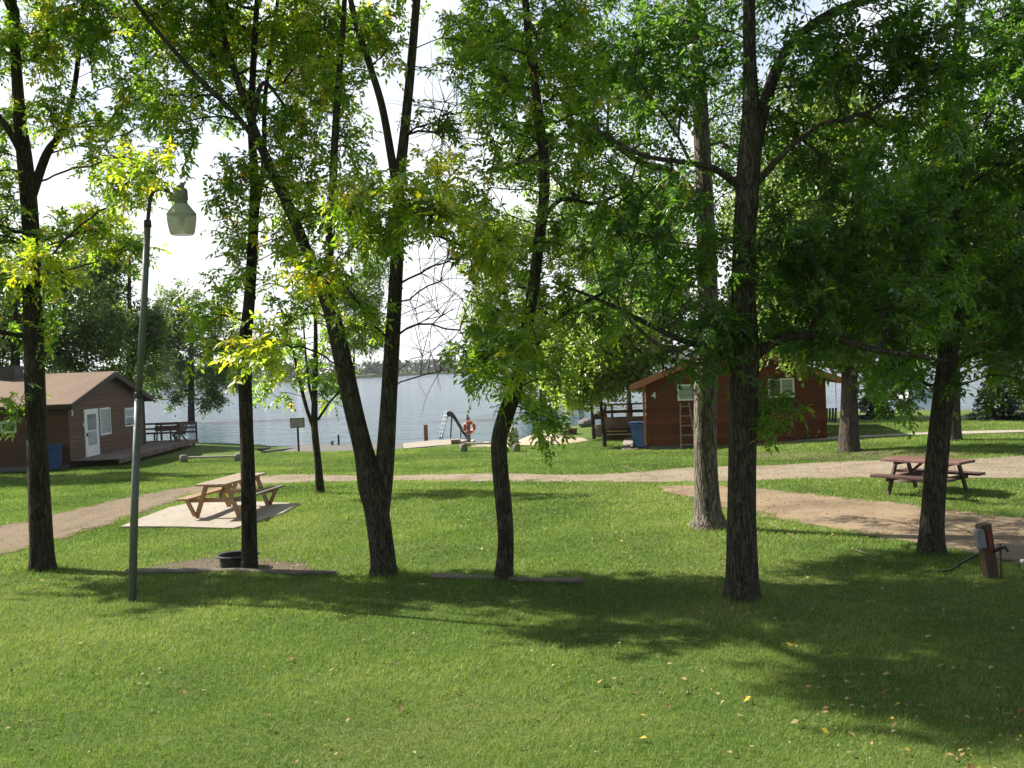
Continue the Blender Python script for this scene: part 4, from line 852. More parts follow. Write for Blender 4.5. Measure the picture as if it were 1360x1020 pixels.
for i in range(6): a0 = math.pi*i/6; a1 = math.pi*(i+1)/6; m.add([(-2, 1.2*math.cos(a0), 2.1+.55*math.sin(a0)), (2, 1.2*math.cos(a0), 2.1+.55*math.sin(a0)), (2, 1.2*math.cos(a1), 2.1+.55*math.sin(a1)), (-2, 1.2*math.cos(a1), 2.1+.55*math.sin(a1))], [(0, 1, 2, 3)])
m.build('canopy', m_paint('beige_canvas', (.50, .46, .38), .8), bl)
for x in (-1.9, 1.9):
    for y in (-1.15, 1.15): m = MB(); m.box((x, y, .7), (.08, .08, 2.8)); m.build('post', GRYB, bl)
KEEPOUT.append(lambda x, y: (np.hypot(x-fr[0], y-fr[1]-.24) < .33))
# ------------------------------------------------------------------ foliage
def leaves(P, D, S, kind, var):
    """P base points, D directions of the leaf stalk, S size; returns vertices, triangles, tone"""
    N = len(P); D = D/(np.linalg.norm(D, axis=1)[:, None]+1e-9)
    up = np.array([0, 0, 1.0])+rng.normal(0, .35, (N, 3)); Sd = np.cross(up, D); Sd /= np.linalg.norm(Sd, axis=1)[:, None]+1e-9; Nm = np.cross(D, Sd)
    if kind == 'ash': tab = [(.35, -1, 1.0), (.35, 1, 1.0), (.68, -1, 1.12), (.68, 1, 1.12), (1.0, 0, 1.2), (.05, 1, .8), (.05, -1, .8)]; rl, ll, lw, ang = .16, .105, .046, R(58)
    elif kind == 'oval': tab = [(.2, -1, 1), (.45, 1, 1), (.75, -1, 1), (1, 0, 1.1)]; rl, ll, lw, ang = .16, .085, .052, R(60)
    else: tab = [(0, 0, 1)]; rl, ll, lw, ang = 0, 1, .62, 0
    out = []; at = []
    for t, sg, sz in tab:
        ld = D*math.cos(ang*abs(sg))+Sd*(sg*math.sin(ang)); ld = ld+rng.normal(0, .22, (N, 3)); ld[:, 2] -= .28 if kind != 'far' else 0; ld /= np.linalg.norm(ld, axis=1)[:, None]
        wv = np.cross(Nm+rng.normal(0, .35, (N, 3)), ld); wv /= np.linalg.norm(wv, axis=1)[:, None]+1e-9; nn_ = np.cross(ld, wv)
        b0 = P+D*(rl*t*S)[:, None]; b0[:, 2] -= .04*t*t*S; l_ = (ll*sz*S)[:, None]; w_ = (lw*sz*S)[:, None]
        out.append(np.stack([b0, b0+ld*l_*.45+wv*w_*.5+nn_*w_*.18, b0+ld*l_-nn_*l_*.1, b0+ld*l_*.45-wv*w_*.5+nn_*w_*.18], 1)); at.append(var+rng.normal(0, .03, N))
    V = np.concatenate(out).reshape(-1, 3); a_ = np.repeat(np.clip(np.concatenate(at), 0, 1), 4); i0 = np.arange(len(V)//4)[:, None]*4
    return V, np.concatenate([i0+np.array([[0, 1, 2]]), i0+np.array([[0, 2, 3]])]), a_
class Tree:
    def __init__(s, name, label, barkm, leafm, kind='ash', group=None, cat='tree', size=.86, per=23, crad=.42, seed=1):
        s.name, s.label, s.barkm, s.leafm, s.kind, s.group, s.cat, s.size, s.per, s.crad, s.seed = name, label, barkm, leafm, kind, group, cat, size, per, crad, seed
        s.flare = .35; s.nodes = []; s.nr = []; s.par = []; s.stem = []; s.tubes = []; s.cl = []; s.bare = []
    def trunk(s, pts, dep=None, flare=True, base=True):
        """pts: (px, py, width in px[, extra depth]) from the foot up"""
        if base: g0 = G(pts[0][0], pts[0][1]); s.dep = depth_of(g0); s.foot = g0
        d0 = s.dep if dep is None else dep; W_ = []
        for i, q in enumerate(pts):
            dd_ = d0+(q[3] if len(q) > 3 else 0); p_ = Pd(q[0], q[1], dd_); W_.append([*p_, q[2]/2*dd_/F])
        if base: W_[0][2] -= .12
        W_ = catmull(W_, .12 if d0 < 25 else .35); r_ = W_[:, 3].copy()
        if base and flare:
            h = W_[:, 2]-s.foot[2]; r_ = r_*(1+(.08+.14*s.flare)*np.exp(-np.maximum(h, 0)/.13))
        s.tubes.append((W_[:, :3], r_, True)); st = -1 if not len(s.nodes) else int(np.argmin(np.linalg.norm(np.array(s.nodes)-W_[0, :3], axis=1)))
        for i in range(0, len(W_), 2):
            s.nodes.append(W_[i, :3]); s.nr.append(r_[i]); s.par.append(st if i == 0 else len(s.nodes)-2); s.stem.append(True)
        return s
    def blob(s, px, py, r_, n=None, dd=0.0, dr=None, y=.0, tone=0.0, bare=False):
        d0 = s.dep+dd; rm = r_*d0/F; n = int((n or max(3, 13*(rm/.8)**2))*DENS); dr = dr or max(.8, rm*.9)
        if d0 < 25: rm = max(.12, rm-.12)
        u = rng.normal(size=(n, 3)); u /= np.linalg.norm(u, axis=1)[:, None]; u *= rng.random((n, 1))**(1/2.4)
        c0 = Pd(px, py, d0)
        for q in u: s.cl.append((c0+np.array([q[0]*rm, q[1]*dr, q[2]*rm]), y, tone, bare))
        return s
    def build(s, minz=1.3, bal=.45, sides=6):
        root = thing(s.name, s.label, s.cat, tuple(s.foot), 0, s.group); F0 = s.foot; FEET.append(tuple(F0[:2]))
        nodes = list(s.nodes); par = list(s.par); nr = list(s.nr); stem = list(s.stem); low = min(q[2] for q in nodes)+minz
        pl = [0.0]*len(nodes); ST = np.array(nodes)
        cl = sorted(s.cl, key=lambda c: np.min(np.linalg.norm(ST-c[0], axis=1)))
        br = []; cap = len(nodes)+len(cl)*40+10; A = np.zeros((cap, 3)); A[:len(nodes)] = nodes; PL = np.zeros(cap); okm = np.zeros(cap, bool); okm[:len(nodes)] = [q[2] > low for q in nodes]; n_ = len(nodes)
        sg = .22 if s.dep < 25 else .6
        for c, y, tone, bare in cl:
            dv = A[:n_]-c; ds = np.linalg.norm(dv, axis=1); cost = ds+bal*PL[:n_]+.9*np.maximum(dv[:, 2]+ds*.15, 0)+np.where(okm[:n_], 0, 99); k = int(np.argmin(cost)); a_ = A[k].copy(); L_ = ds[k]
            if L_ < .05: continue
            m_ = max(2, int(L_/sg)); mid = (a_+c)/2+np.array([0, 0, .10*L_])+rng.normal(0, .07*L_, 3); t = np.linspace(0, 1, m_+1)[1:, None]
            pts = (1-t)**2*a_+2*t*(1-t)*mid+t*t*c+rng.normal(0, .018 if s.dep < 25 else .05, (m_, 3)); ids = list(range(n_, n_+m_))
            if n_+m_ >= cap: break
            A[n_:n_+m_] = pts; PL[n_:n_+m_] = PL[k]+np.linspace(0, L_, m_+1)[1:]; okm[n_:n_+m_] = True
            par += [k]+ids[:-1]; stem += [False]*m_; n_ += m_; br.append((k, ids, y, tone, bare))
        cnt = np.zeros(n_); 
        for k, ids, *_ in br:
            q = ids[-1]
            while q >= 0 and not stem[q]: cnt[q] += 1; q = par[q]
        rad = .0060*np.maximum(cnt, 1)**.52*(1 if s.dep < 25 else 1.5)
        V = []; Fq_ = []; off = 0
        for i, (P_, r_, _) in enumerate(s.tubes):
            v_, f_ = tube_np(P_-F0, r_, 28 if s.dep < 25 else 12, .05 if s.dep < 25 else .08, s.seed+i)
            if i == 0:
                nn_ = 28 if s.dep < 25 else 12; vv = v_.reshape(-1, nn_, 3); cc = vv.mean(1, keepdims=True); h_ = np.maximum(cc[:, :, 2]-.05, 0); th_ = np.arange(nn_)[None]/nn_*2*np.pi
                k_ = 1+np.exp(-h_/.10)*(.0+.22*np.maximum(0, np.sin(th_*5+s.seed*1.7))+.2*np.maximum(0, np.sin(th_*3+s.seed)))*s.flare; vv[:, :, :2] = cc[:, :, :2]+(vv-cc)[:, :, :2]*k_[..., None]; v_ = vv.reshape(-1, 3)
            V.append(v_); Fq_.append(f_+off); off += len(v_)
        mesh_np('trunk', np.concatenate(V), np.concatenate(Fq_), s.barkm, root, smooth=True)
        V = []; Fq_ = []; off = 0; LP = []; LD = []; LV = []; LS = []
        def addt(P_, r_, n): 
            nonlocal off
            v_, f_ = tube_np(P_, r_, n); V.append(v_); Fq_.append(f_+off); off += len(v_)
        for k, ids, y, tone, bare in br:
            P_ = np.vstack([A[k], A[ids]])-F0; r0 = rad[ids[0]]*1.25; 
            if not stem[k]: r0 = min(r0, max(rad[k], .003))
            addt(P_, np.r_[r0, rad[ids]], sides if rad[ids[0]] > .012 else 4)
            tip = P_[-1]; dr_ = P_[-1]-P_[max(0, len(P_)-3)]; dr_ /= np.linalg.norm(dr_)+1e-9; nt_ = 5 if s.dep < 25 else 3
            cv = np.random.default_rng(int(abs(A[ids[-1]][0]*977+A[ids[-1]][2]*131)) % 99991); tone_c = cv.normal(0, .10)
            yc = cv.random() < y*1.0
            for _ in range(nt_):
                d_ = dr_*.6+rng.normal(0, .75, 3); d_[2] += .12; d_ /= np.linalg.norm(d_); L_ = s.crad*rng.uniform(.7, 1.35)*(1.7 if bare else 1); t = np.linspace(0, 1, 4)[:, None]
                tw = tip+d_*L_*t+np.array([0, 0, -.16*L_])*t*t+rng.normal(0, .012, (4, 3))*t
                if s.dep < 32: addt(tw, np.array([.0065, .0055, .004, .002])*(1 if not bare else 1.1), 3)
                if bare:
                    for _q in range(1):
                        e_ = d_+rng.normal(0, .5, 3); tt = tw[rng.integers(1, 4)]; addt(np.array([tt, tt+e_*.18, tt+e_*.33+rng.normal(0, .03, 3)]), np.array([.0035, .003, .0015]), 3)
                    continue
                m_ = max(1, int(round(s.per/nt_*rng.uniform(.7, 1.3)))); q = rng.uniform(.25, 1.05, m_); ip = tip+d_*L_*q[:, None]+np.array([0, 0, -.16*L_])*(q*q)[:, None]
                if s.kind == 'far': ip = ip+rng.normal(0, s.crad*.33, ip.shape)
                LP.append(ip); e_ = d_*.5+rng.normal(0, .7, (m_, 3)); e_[:, 2] -= .15; LD.append(e_)
                tv = .46+tone+tone_c+rng.normal(0, .10, m_)
                if yc: tv = np.clip(rng.normal(.74, .10, m_), .5, 1.0)
                else: tv = np.clip(tv, .02, .74); tv = np.where(rng.random(m_) < .03+.10*y, rng.uniform(.8, .97, m_), tv)
                LV.append(tv); LS.append(s.size*rng.uniform(.75, 1.25, m_))
        if V: mesh_np('branches', np.concatenate(V), np.concatenate(Fq_), s.barkm, root, smooth=True)
        if LP:
            V, T_, a_ = leaves(np.concatenate(LP), np.concatenate(LD), np.concatenate(LS), s.kind, np.concatenate(LV)); mesh_np('crown', V, T_, s.leafm, root, attrs={'v': a_})
            global NLEAF; NLEAF += len(T_)
        return root
NLEAF = 0; DENS = 1.2
# ---- the near row
t = Tree('ash_tree', 'dark slim ash tree at the left edge in front of the brown cabin', BARK_D, ASH, seed=1)
t.trunk([(57, 757, 32), (52, 650, 27), (47, 520, 26), (43, 400, 24), (40, 300, 22), (34, 225, 20), (26, 150, 16), (20, 60, 13), (12, -60, 11), (5, -200, 8), (0, -330, 4)])
t.trunk([(42, 262, 13), (62, 205, 11), (82, 175, 9, .3), (98, 120, 7, .5), (108, 40, 6, .6), (120, -60, 5, .7), (135, -180, 3, .8)], base=False)
t.trunk([(33, 215, 9), (10, 170, 8, -.3), (-30, 120, 7, -.5), (-80, 40, 5, -.5)], base=False)
for a in [(60, 30, 75, .25), (130, 50, 75, .2), (175, 130, 50, .2), (110, 150, 60, .25), (160, 215, 50, .15), (95, 320, 45, .5), (15, 300, 55, .25), (25, 390, 50, .1), (120, 300, 40, .3), (150, 330, 40, .3), (15, 170, 50, .2), (0, 60, 70, .2), (60, 440, 30, 0), (30, 540, 22, 0)]: t.blob(a[0], a[1], a[2], y=a[3])
t.blob(55, 352, 25, 5, dd=-1.6, y=1, dr=.4); t.blob(192, 228, 16, 3, dd=-3.3, dr=.3, y=.3, tone=.12); t.blob(165, 250, 26, 5, dd=-2.6, dr=.3, y=.2, tone=.1)
for a in [(-70, 20, 120), (-60, 200, 80), (-60, 340, 70), (60, -110, 120), (-60, -160, 150), (150, -130, 100), (50, -290, 110), (160, -40, 70), (-130, 330, 80), (-150, 410, 80), (-90, 430, 60), (-190, 250, 100)]: t.blob(*a, n=16, y=.1)
for a in [(90, -140, 80), (170, -170, 80), (-60, -200, 80), (250, -190, 70)]: t.blob(*a, n=18, dd=-4.2)
for a in [(60, -150, 80), (130, -190, 70), (-20, -150, 90), (30, -260, 90), (-90, -230, 80)]: t.blob(*a, n=24, dd=-3.0)
t.build()
t = Tree('ash_tree', 'slim upright ash tree beside the black fire ring', BARK_D, ASH, seed=2)
t.trunk([(332, 760, 21), (330, 650, 19), (327, 560, 18), (325, 470, 17), (331, 400, 15), (335, 330, 14), (338, 250, 12), (334, 160, 10), (338, 60, 8), (345, -60, 6), (350, -220, 4)])
t.trunk([(336, 300, 8), (350, 220, 7, .3), (352, 130, 6, .5), (365, 30, 5, .6), (380, -90, 4, .6)], base=False)
for a in [(300, 130, 60, .15), (370, 150, 55, .25), (290, 60, 60, .2), (395, 70, 60, .3), (380, 320, 38, .45), (300, 400, 38, .1), (340, 360, 36, .3), (285, 440, 30, .1), (330, 20, 65, .2), (410, 10, 55, .3), (355, 240, 45, .3), (350, 470, 20, .8), (390, 250, 35, .6), (340, 300, 45, .1), (310, 470, 32, 0)]: t.blob(a[0], a[1], a[2], y=a[3])
for a in [(300, -110, 100), (400, -120, 100), (350, -230, 100), (230, -60, 70)]: t.blob(*a, n=12, y=.1)
for a in [(300, -260, 90), (380, -330, 90), (240, -330, 90)]: t.blob(*a, n=9, dd=-2.2)
t.build()
t = Tree('ash_tree', 'ash tree with two trunks parting low above the ground in the middle of the lawn', BARK_F, ASH, seed=3)
t.trunk([(512, 765, 34), (506, 715, 32), (499, 670, 33), (494, 645, 38), (483, 600, 27), (468, 540, 25), (453, 470, 23), (440, 415, 21), (428, 385, 18), (412, 345, 15), (390, 290, 14), (365, 235, 13), (345, 190, 12, .2), (330, 150, 10, .3), (310, 90, 9, .4), (290, 20, 7, .6), (275, -80, 5, .6)])
t.trunk([(503, 690, 26), (509, 640, 25), (513, 590, 24), (517, 520, 22), (521, 450, 20), (525, 380, 18), (529, 300, 17), (530, 245, 16), (537, 180, 13), (545, 100, 12), (551, 30, 11), (558, -60, 9), (565, -200, 6), (570, -320, 3)], base=False)
t.trunk([(528, 262, 12), (519, 205, 11), (507, 140, 10), (492, 90, 9), (476, 40, 8), (462, -20, 7), (450, -120, 5)], base=False)
t.trunk([(438, 412, 14), (437, 350, 12), (441, 280, 11), (444, 200, 10), (449, 120, 9), (456, 30, 7), (462, -80, 5)], base=False)
t.trunk([(362, 225, 8), (320, 160, 7, -.3), (270, 110, 7, -.5), (225, 60, 6, -.6), (185, 10, 6, -.7), (150, -50, 4, -.8)], base=False)
t.trunk([(335, 165, 7), (350, 110, 6, .2), (385, 150, 3, .1)], base=False)
for a in [(250, 190, 42, .2), (225, 120, 50, .15), (420, 290, 45, .35), (480, 260, 50, .4), (470, 200, 42, .2), (430, 120, 50, .2), (500, 50, 45, .15), (590, 245, 30, .25), (570, 170, 26, .1), (600, 70, 38, 0), (260, 20, 60, .1), (205, 40, 50, .15), (310, 240, 42, .2), (400, 200, 38, .4), (640, 320, 28, .3), (440, 30, 42, .2), (470, 330, 32, .15), (480, 400, 28, -.1), (400, 340, 34, .3), (490, 440, 24, 0), (385, 420, 30, .25)]: t.blob(a[0], a[1], a[2], y=max(0, a[3]))
t.blob(490, 290, 55, 10, dd=-1.8, dr=.8, y=.6, tone=.12); t.blob(545, 275, 45, 7, dd=-1.8, dr=.7, y=.5, tone=.12); t.blob(575, 290, 28, 7, dd=-2.0, dr=.5, y=.35, tone=.12); t.blob(430, 360, 30, 6, dd=-2, dr=.5, y=.7); t.blob(350, 455, 25, 5, dd=-2, dr=.4, y=1); t.blob(650, 325, 35, 9, dd=-2.2, dr=.6, y=.4, tone=.1); t.blob(590, 235, 16, 3, dd=-2.4, dr=.3, y=1)
t.blob(595, 390, 75, 8, bare=True, dr=1.0); t.blob(575, 460, 70, 7, bare=True, dr=.8); t.blob(600, 170, 45, 10, bare=True, dr=.8); t.blob(585, 320, 50, 6, bare=True, dr=.8)
for a in [(520, -110, 100), (430, -130, 100), (600, -130, 80), (280, -110, 90), (170, -80, 80), (540, -250, 100)]: t.blob(*a, n=12, y=.1)
for a in [(350, -110, 100), (450, -140, 110), (250, -150, 100), (400, -230, 100), (520, -60, 80)]: t.blob(*a, n=17, dd=2.8)
for a in [(430, 110, 50), (370, 50, 60), (300, 60, 55), (470, 30, 45)]: t.blob(*a, n=14, dd=3.0, tone=.05)
t.build()
t = Tree('ash_tree', 'slender ash tree with a strongly bent lower trunk in the middle', BARK_F, ASH, seed=4)
t.trunk([(668, 770, 24), (672, 720, 21), (669, 670, 22), (664, 620, 22), (663, 585, 22), (672, 550, 22), (684, 515, 20), (690, 480, 18), (700, 430, 17), (709, 375, 16), (716, 320, 15), (722, 270, 14), (723, 220, 14), (717, 165, 13), (710, 110, 11), (703, 60, 10), (698, 0, 9), (695, -90, 7), (690, -220, 4)])
t.trunk([(715, 300, 7), (745, 265, 6, .2), (790, 270, 5, .4), (830, 255, 4, .5)], base=False)
t.trunk([(692, 470, 8), (730, 430, 7, .2), (770, 405, 6, .3), (810, 385, 4, .3)], base=False)
for a in [(650, 170, 45, 0), (720, 120, 50, 0), (760, 220, 50, 0), (670, 300, 38, .2), (730, 330, 45, .05), (662, 440, 34, 0), (685, 400, 40, .05), (745, 400, 50, 0), (652, 500, 18, 0), (700, 490, 28, 0), (740, 490, 34, 0), (790, 320, 45, 0), (690, 30, 55, 0), (770, 110, 50, .05), (790, 420, 40, 0), (750, 30, 50, 0), (660, 80, 45, 0), (650, 250, 32, 0), (700, 545, 20, 0), (720, 560, 14, 0)]: t.blob(a[0], a[1], a[2], y=a[3])
for a in [(690, -110, 110), (800, -90, 90), (690, -230, 90)]: t.blob(*a, n=13, y=.05)
t.blob(640, 480, 22, 5, dd=-2, dr=.4); t.blob(700, 465, 30, 6, dd=-1.5, dr=.4, tone=.12)
for a in [(640, -90, 100), (740, -60, 100), (600, -170, 90)]: t.blob(*a, n=16, dd=2.2)
for a in [(660, 130, 60), (720, 60, 60), (760, 140, 55), (700, 210, 45), (640, 40, 50)]: t.blob(*a, n=16, dd=3.2)
t.build()
t = Tree('maple_tree', 'big straight tree with deeply furrowed dark bark nearest the camera', BARK_F, DARKLEAF, seed=5, per=26)
t.trunk([(986, 797, 44), (985, 700, 39), (986, 600, 37), (988, 520, 36), (988, 470, 39), (987, 400, 33), (988, 330, 31), (992, 260, 30), (995, 215, 30), (998, 150, 24), (996, 80, 18), (995, 0, 16), (993, -100, 13), (990, -250, 8), (990, -380, 4)])
t.trunk([(998, 220, 20), (1012, 150, 18, .1), (1035, 85, 15, .2), (1065, 45, 13, .3), (1110, 15, 12, .4), (1180, -10, 10, .5), (1260, -40, 7, .6)], base=False)
t.trunk([(995, 480, 18), (1015, 462, 15, -.1), (1045, 448, 12, -.2), (1100, 447, 11, -.4), (1150, 462, 9, -.6), (1200, 470, 7, -.7), (1260, 480, 4, -.8)], base=False)
t.trunk([(978, 482, 12), (950, 465, 9, .1), (905, 452, 8, .2), (860, 430, 7, .3), (800, 400, 5, .4), (750, 380, 3, .5)], base=False)
t.trunk([(985, 250, 12), (950, 225, 9, -.2), (905, 215, 7, -.4), (850, 205, 6, -.5), (790, 170, 4, -.5)], base=False)
t.trunk([(1003, 245, 10), (1040, 205, 8, -.3), (1090, 165, 6, -.5), (1140, 160, 4, -.6)], base=False)
for a in [(900, 150, 50), (860, 320, 50), (905, 390, 45), (940, 420, 30), (830, 250, 45), (905, 470, 8), (957, 445, 22), (1010, 450, 20), (1075, 455, 22), (1108, 452, 22), (1060, 150, 75), (1100, 260, 85), (1050, 360, 75), (1130, 390, 75), (1190, 310, 80), (1090, 60, 80), (1200, 140, 85), (1060, 435, 44), (1150, 432, 52), (1220, 400, 60), (930, 60, 55), (1030, 290, 45), (1000, 380, 35), (860, 80, 50), (1012, 540, 10), (820, 380, 35), (1190, 50, 80), (1260, 60, 70), (1180, 480, 30), (890, 260, 40), (950, 320, 30)]: t.blob(*a)
for a in [(900, -120, 130), (1080, -110, 140), (1240, -120, 120), (1000, -260, 150)]: t.blob(*a, n=18)
t.blob(1010, 560, 12, 2, y=1, dr=.3)
t.build()
t = Tree('ash_tree', 'leaning tree with pale deeply ridged bark just behind the biggest trunk', BARK_P, DARKLEAF, kind='oval', seed=6, per=26); t.flare = 1.1
t.trunk([(941, 702, 40), (938, 650, 33), (936, 580, 30), (938, 500, 30), (941, 430, 28), (939, 350, 26), (937, 290, 24), (933, 200, 22), (929, 120, 19), (922, 40, 17), (915, -60, 13), (905, -200, 8)])
t.trunk([(938, 440, 10), (900, 465, 8, -.5), (870, 455, 6, -.8), (830, 420, 5, -1)], base=False)
t.trunk([(936, 280, 13), (895, 230, 10, .3), (850, 215, 8, .5), (800, 180, 6, .6)], base=False)
for a in [(850, 170, 65), (880, 250, 55), (960, 110, 65), (850, 60, 70), (960, 250, 45), (800, 200, 60), (810, 90, 60), (880, 350, 45), (800, 300, 50), (900, 20, 60), (970, 20, 60), (840, 390, 40), (990, 180, 40), (770, 260, 45), (960, 400, 28)]: t.blob(*a, dr=1.6)
for a in [(870, 120, 60), (900, 260, 50), (960, 200, 50), (860, 330, 40), (900, 60, 60)]: t.blob(*a, dd=3.4, dr=1.4)
for a in [(830, 350, 42), (880, 320, 45), (800, 380, 35), (905, 385, 28), (850, 250, 45)]: t.blob(*a, dd=2.0, dr=1.0)
for a in [(880, -60, 90), (960, -90, 90), (800, -40, 80)]: t.blob(*a, n=12, dd=3.5)
for a in [(850, -110, 120), (960, -120, 110), (900, -230, 110)]: t.blob(*a, n=14)
t.build()
t = Tree('maple_tree', 'slightly leaning broad tree in front of the dark red picnic table', BARK_F, DARKLEAF, seed=7, per=26)
t.trunk([(1235, 737, 36), (1238, 690, 31), (1243, 620, 29), (1250, 550, 27), (1258, 480, 26), (1264, 400, 25), (1267, 320, 24), (1268, 240, 22), (1270, 170, 20), (1272, 100, 16), (1276, 0, 12), (1280, -120, 8), (1285, -260, 4)])
t.trunk([(1267, 250, 10), (1300, 210, 8, .3), (1340, 190, 6, .4), (1390, 160, 4, .4)], base=False)
t.trunk([(1265, 180, 9), (1220, 165, 7, .3), (1170, 160, 5, .5)], base=False)
for a in [(1310, 120, 75), (1340, 230, 80), (1330, 340, 75), (1270, 200, 70), (1310, 420, 65), (1230, 450, 55), (1340, 40, 80), (1350, 450, 50), (1215, 500, 22), (1235, 350, 60), (1320, 500, 25), (1210, 250, 60), (1280, 300, 60), (1185, 520, 12), (1290, 470, 35), (1250, 510, 16)]: t.blob(*a)
for a in [(1300, -110, 130), (1420, 40, 110), (1420, 220, 110), (1410, 380, 90), (1420, -120, 120), (1300, -250, 120)]: t.blob(*a, n=16)
t.build()
# ---- the middle distance
t = Tree('young_tree', 'young tree with several thin stems beyond the concrete pad', BARK_D, ASH, seed=8, per=20, crad=.42, size=1.1)
t.trunk([(426, 656, 12), (422, 610, 9.5), (418, 570, 9), (418, 530, 8), (419, 480, 6.5), (419, 430, 5), (416, 380, 3.5), (414, 330, 2)])
t.trunk([(417, 570, 5.5), (408, 545, 5), (399, 510, 4.5), (390, 470, 3.5), (378, 430, 2.5), (370, 400, 1.5)], base=False)
t.trunk([(418, 545, 4), (411, 515, 3.5), (406, 470, 3), (403, 430, 2)], base=False)
t.trunk([(422, 558, 3.5), (437, 535, 3), (455, 515, 2.5), (470, 495, 1.5)], base=False)
for a in [(370, 520, 18), (385, 490, 18), (415, 490, 18), (440, 470, 18), (440, 520, 12), (400, 450, 22), (425, 430, 24), (385, 420, 22), (410, 400, 20), (455, 500, 14), (370, 450, 18), (460, 440, 20), (430, 380, 16)]: t.blob(*a, n=3, tone=-.02, y=.05)
t.build()
def far_tree(label, px, py, w_, crowns, bark=BARK_FAR, leafm=FARLEAF, lean=0, n=60, size=.20, top=None, seed=1, tone=0, stems=(), crad=.62, per=85, name='lakeside_tree', group='trees near the lake'):
    t = Tree(name, label, bark, leafm, kind='far', seed=seed, per=per, crad=crad, size=size, group=group)
    cy = min(c[1] for c in crowns); t.trunk([(px, py, w_), (px+lean*.15, py-(py-cy)*.2, w_*.82), (px+lean*.5, py-(py-cy)*.55, w_*.6), (px+lean, cy, w_*.25)])
    for st in stems: t.trunk(st, base=False)
    tot = sum(c[2]**2 for c in crowns)
    for c in crowns: t.blob(c[0], c[1], c[2], n=max(8, int(n*1.5*c[2]**2/tot)), tone=tone+(c[3] if len(c) > 3 else 0), dr=c[2]*t.dep/F*.95)
    return t.build(minz=1.6, bal=.6, sides=5)
far_tree('dark tree standing behind the timber deck of the brown cabin', 254, 586, 11, [(255, 480, 45), (290, 500, 32), (215, 470, 40), (250, 420, 42), (300, 440, 36), (285, 530, 15), (205, 510, 25), (235, 530, 15), (225, 400, 20), (320, 480, 28), (225, 450, 40), (270, 530, 20)], n=210, seed=11, size=.24, tone=-.08)
far_tree('large old tree with a pale leaning base at the lake edge', 722, 567, 11, [(680, 420, 60), (650, 350, 40), (690, 320, 45), (740, 300, 50), (720, 440, 60), (650, 470, 36), (780, 350, 55), (650, 420, 38), (640, 300, 28), (660, 500, 26), (700, 510, 28)], bark=BARK_P, n=330, leafm=FARLIT, seed=12, lean=-10, size=.26, tone=.16)
far_tree('dark trunked tree on the bank second from the pale old trunk', 742, 563, 9, [(760, 440, 50), (740, 500, 32), (790, 480, 36)], n=110, leafm=FARLIT, seed=13, lean=-22, size=.24, tone=.14)
far_tree('upright dark trunked tree on the bank right of its leaning neighbour', 771, 563, 9, [(800, 430, 45), (775, 500, 30), (820, 470, 32)], n=110, leafm=FARLIT, seed=14, lean=2, size=.24, tone=.16)
far_tree('thin tree leaning left with its foot in the grass before the red cabin deck', 803, 594, 6, [(790, 500, 30), (800, 470, 34), (830, 490, 28), (770, 510, 22), (830, 450, 30)], n=120, leafm=FARLIT, seed=15, lean=-14, size=.2, tone=.2)
far_tree('thin leaning tree beside the boulder, just behind its twin', 789, 583, 5, [(750, 510, 22), (765, 480, 30), (745, 460, 26)], n=70, leafm=FARLIT, seed=16, lean=-12, size=.2, tone=.2)
far_tree('thick trunked tree right of the red cabin', 1128, 600, 27, [(1130, 440, 55), (1080, 400, 60), (1170, 380, 65), (1110, 320, 70), (1170, 480, 36), (1060, 450, 40), (1130, 250, 70), (1190, 300, 60), (1040, 330, 50), (1130, 190, 60)], n=260, seed=17, size=.19, tone=.1, crad=.5)
far_tree('straight dark tree half hidden behind the leaning broad tree', 1266, 585, 21, [(1270, 420, 60), (1320, 380, 65), (1250, 340, 65), (1300, 280, 70), (1340, 460, 45), (1230, 460, 30), (1260, 220, 60), (1350, 250, 60)], n=240, seed=18, size=.2, tone=-.02, crad=.5)
far_tree('tall tree behind the brown cabin roof at the far left', 20, 600, 18, [(30, 450, 60), (90, 420, 55), (10, 380, 55), (130, 470, 38), (90, 480, 30), (60, 350, 50), (-60, 420, 70), (150, 430, 30)], n=200, seed=19, size=.22, tone=-.1)
far_tree('bushy tree at the left frame edge in front of the brown cabin', -165, 640, 22, [(-90, 420, 80), (-200, 450, 90), (-120, 330, 80), (-45, 430, 45), (-230, 330, 80), (-170, 520, 50)], n=170, seed=24, size=.2, crad=.5)
far_tree('broad leafy tree behind the brown cabin beside the lamp post', 172, 590, 12, [(170, 440, 45), (140, 390, 42), (180, 480, 36), (120, 350, 40), (160, 340, 25), (200, 430, 22)], n=120, seed=20, size=.22, tone=-.04)
far_tree('leafy tree near the lake behind the two trunked ash', 470, 590, 5, [(480, 400, 32), (470, 440, 28), (500, 360, 30), (455, 390, 28), (495, 450, 20)], n=90, seed=21, size=.2, tone=-.02)
far_tree('tall leafy tree rising behind the bent tree and the pale leaning tree', 835, 572, 8, [(850, 400, 50), (830, 320, 50), (870, 300, 45), (900, 420, 30), (870, 460, 20)], n=130, seed=22, size=.24, tone=.02)
far_tree('tall sunlit tree behind the red cabin roof', 1010, 560, 12, [(1020, 400, 55), (1000, 300, 55), (1050, 250, 60), (1080, 150, 60), (980, 430, 35), (1020, 460, 30)], n=170, seed=23, size=.24, tone=.12)
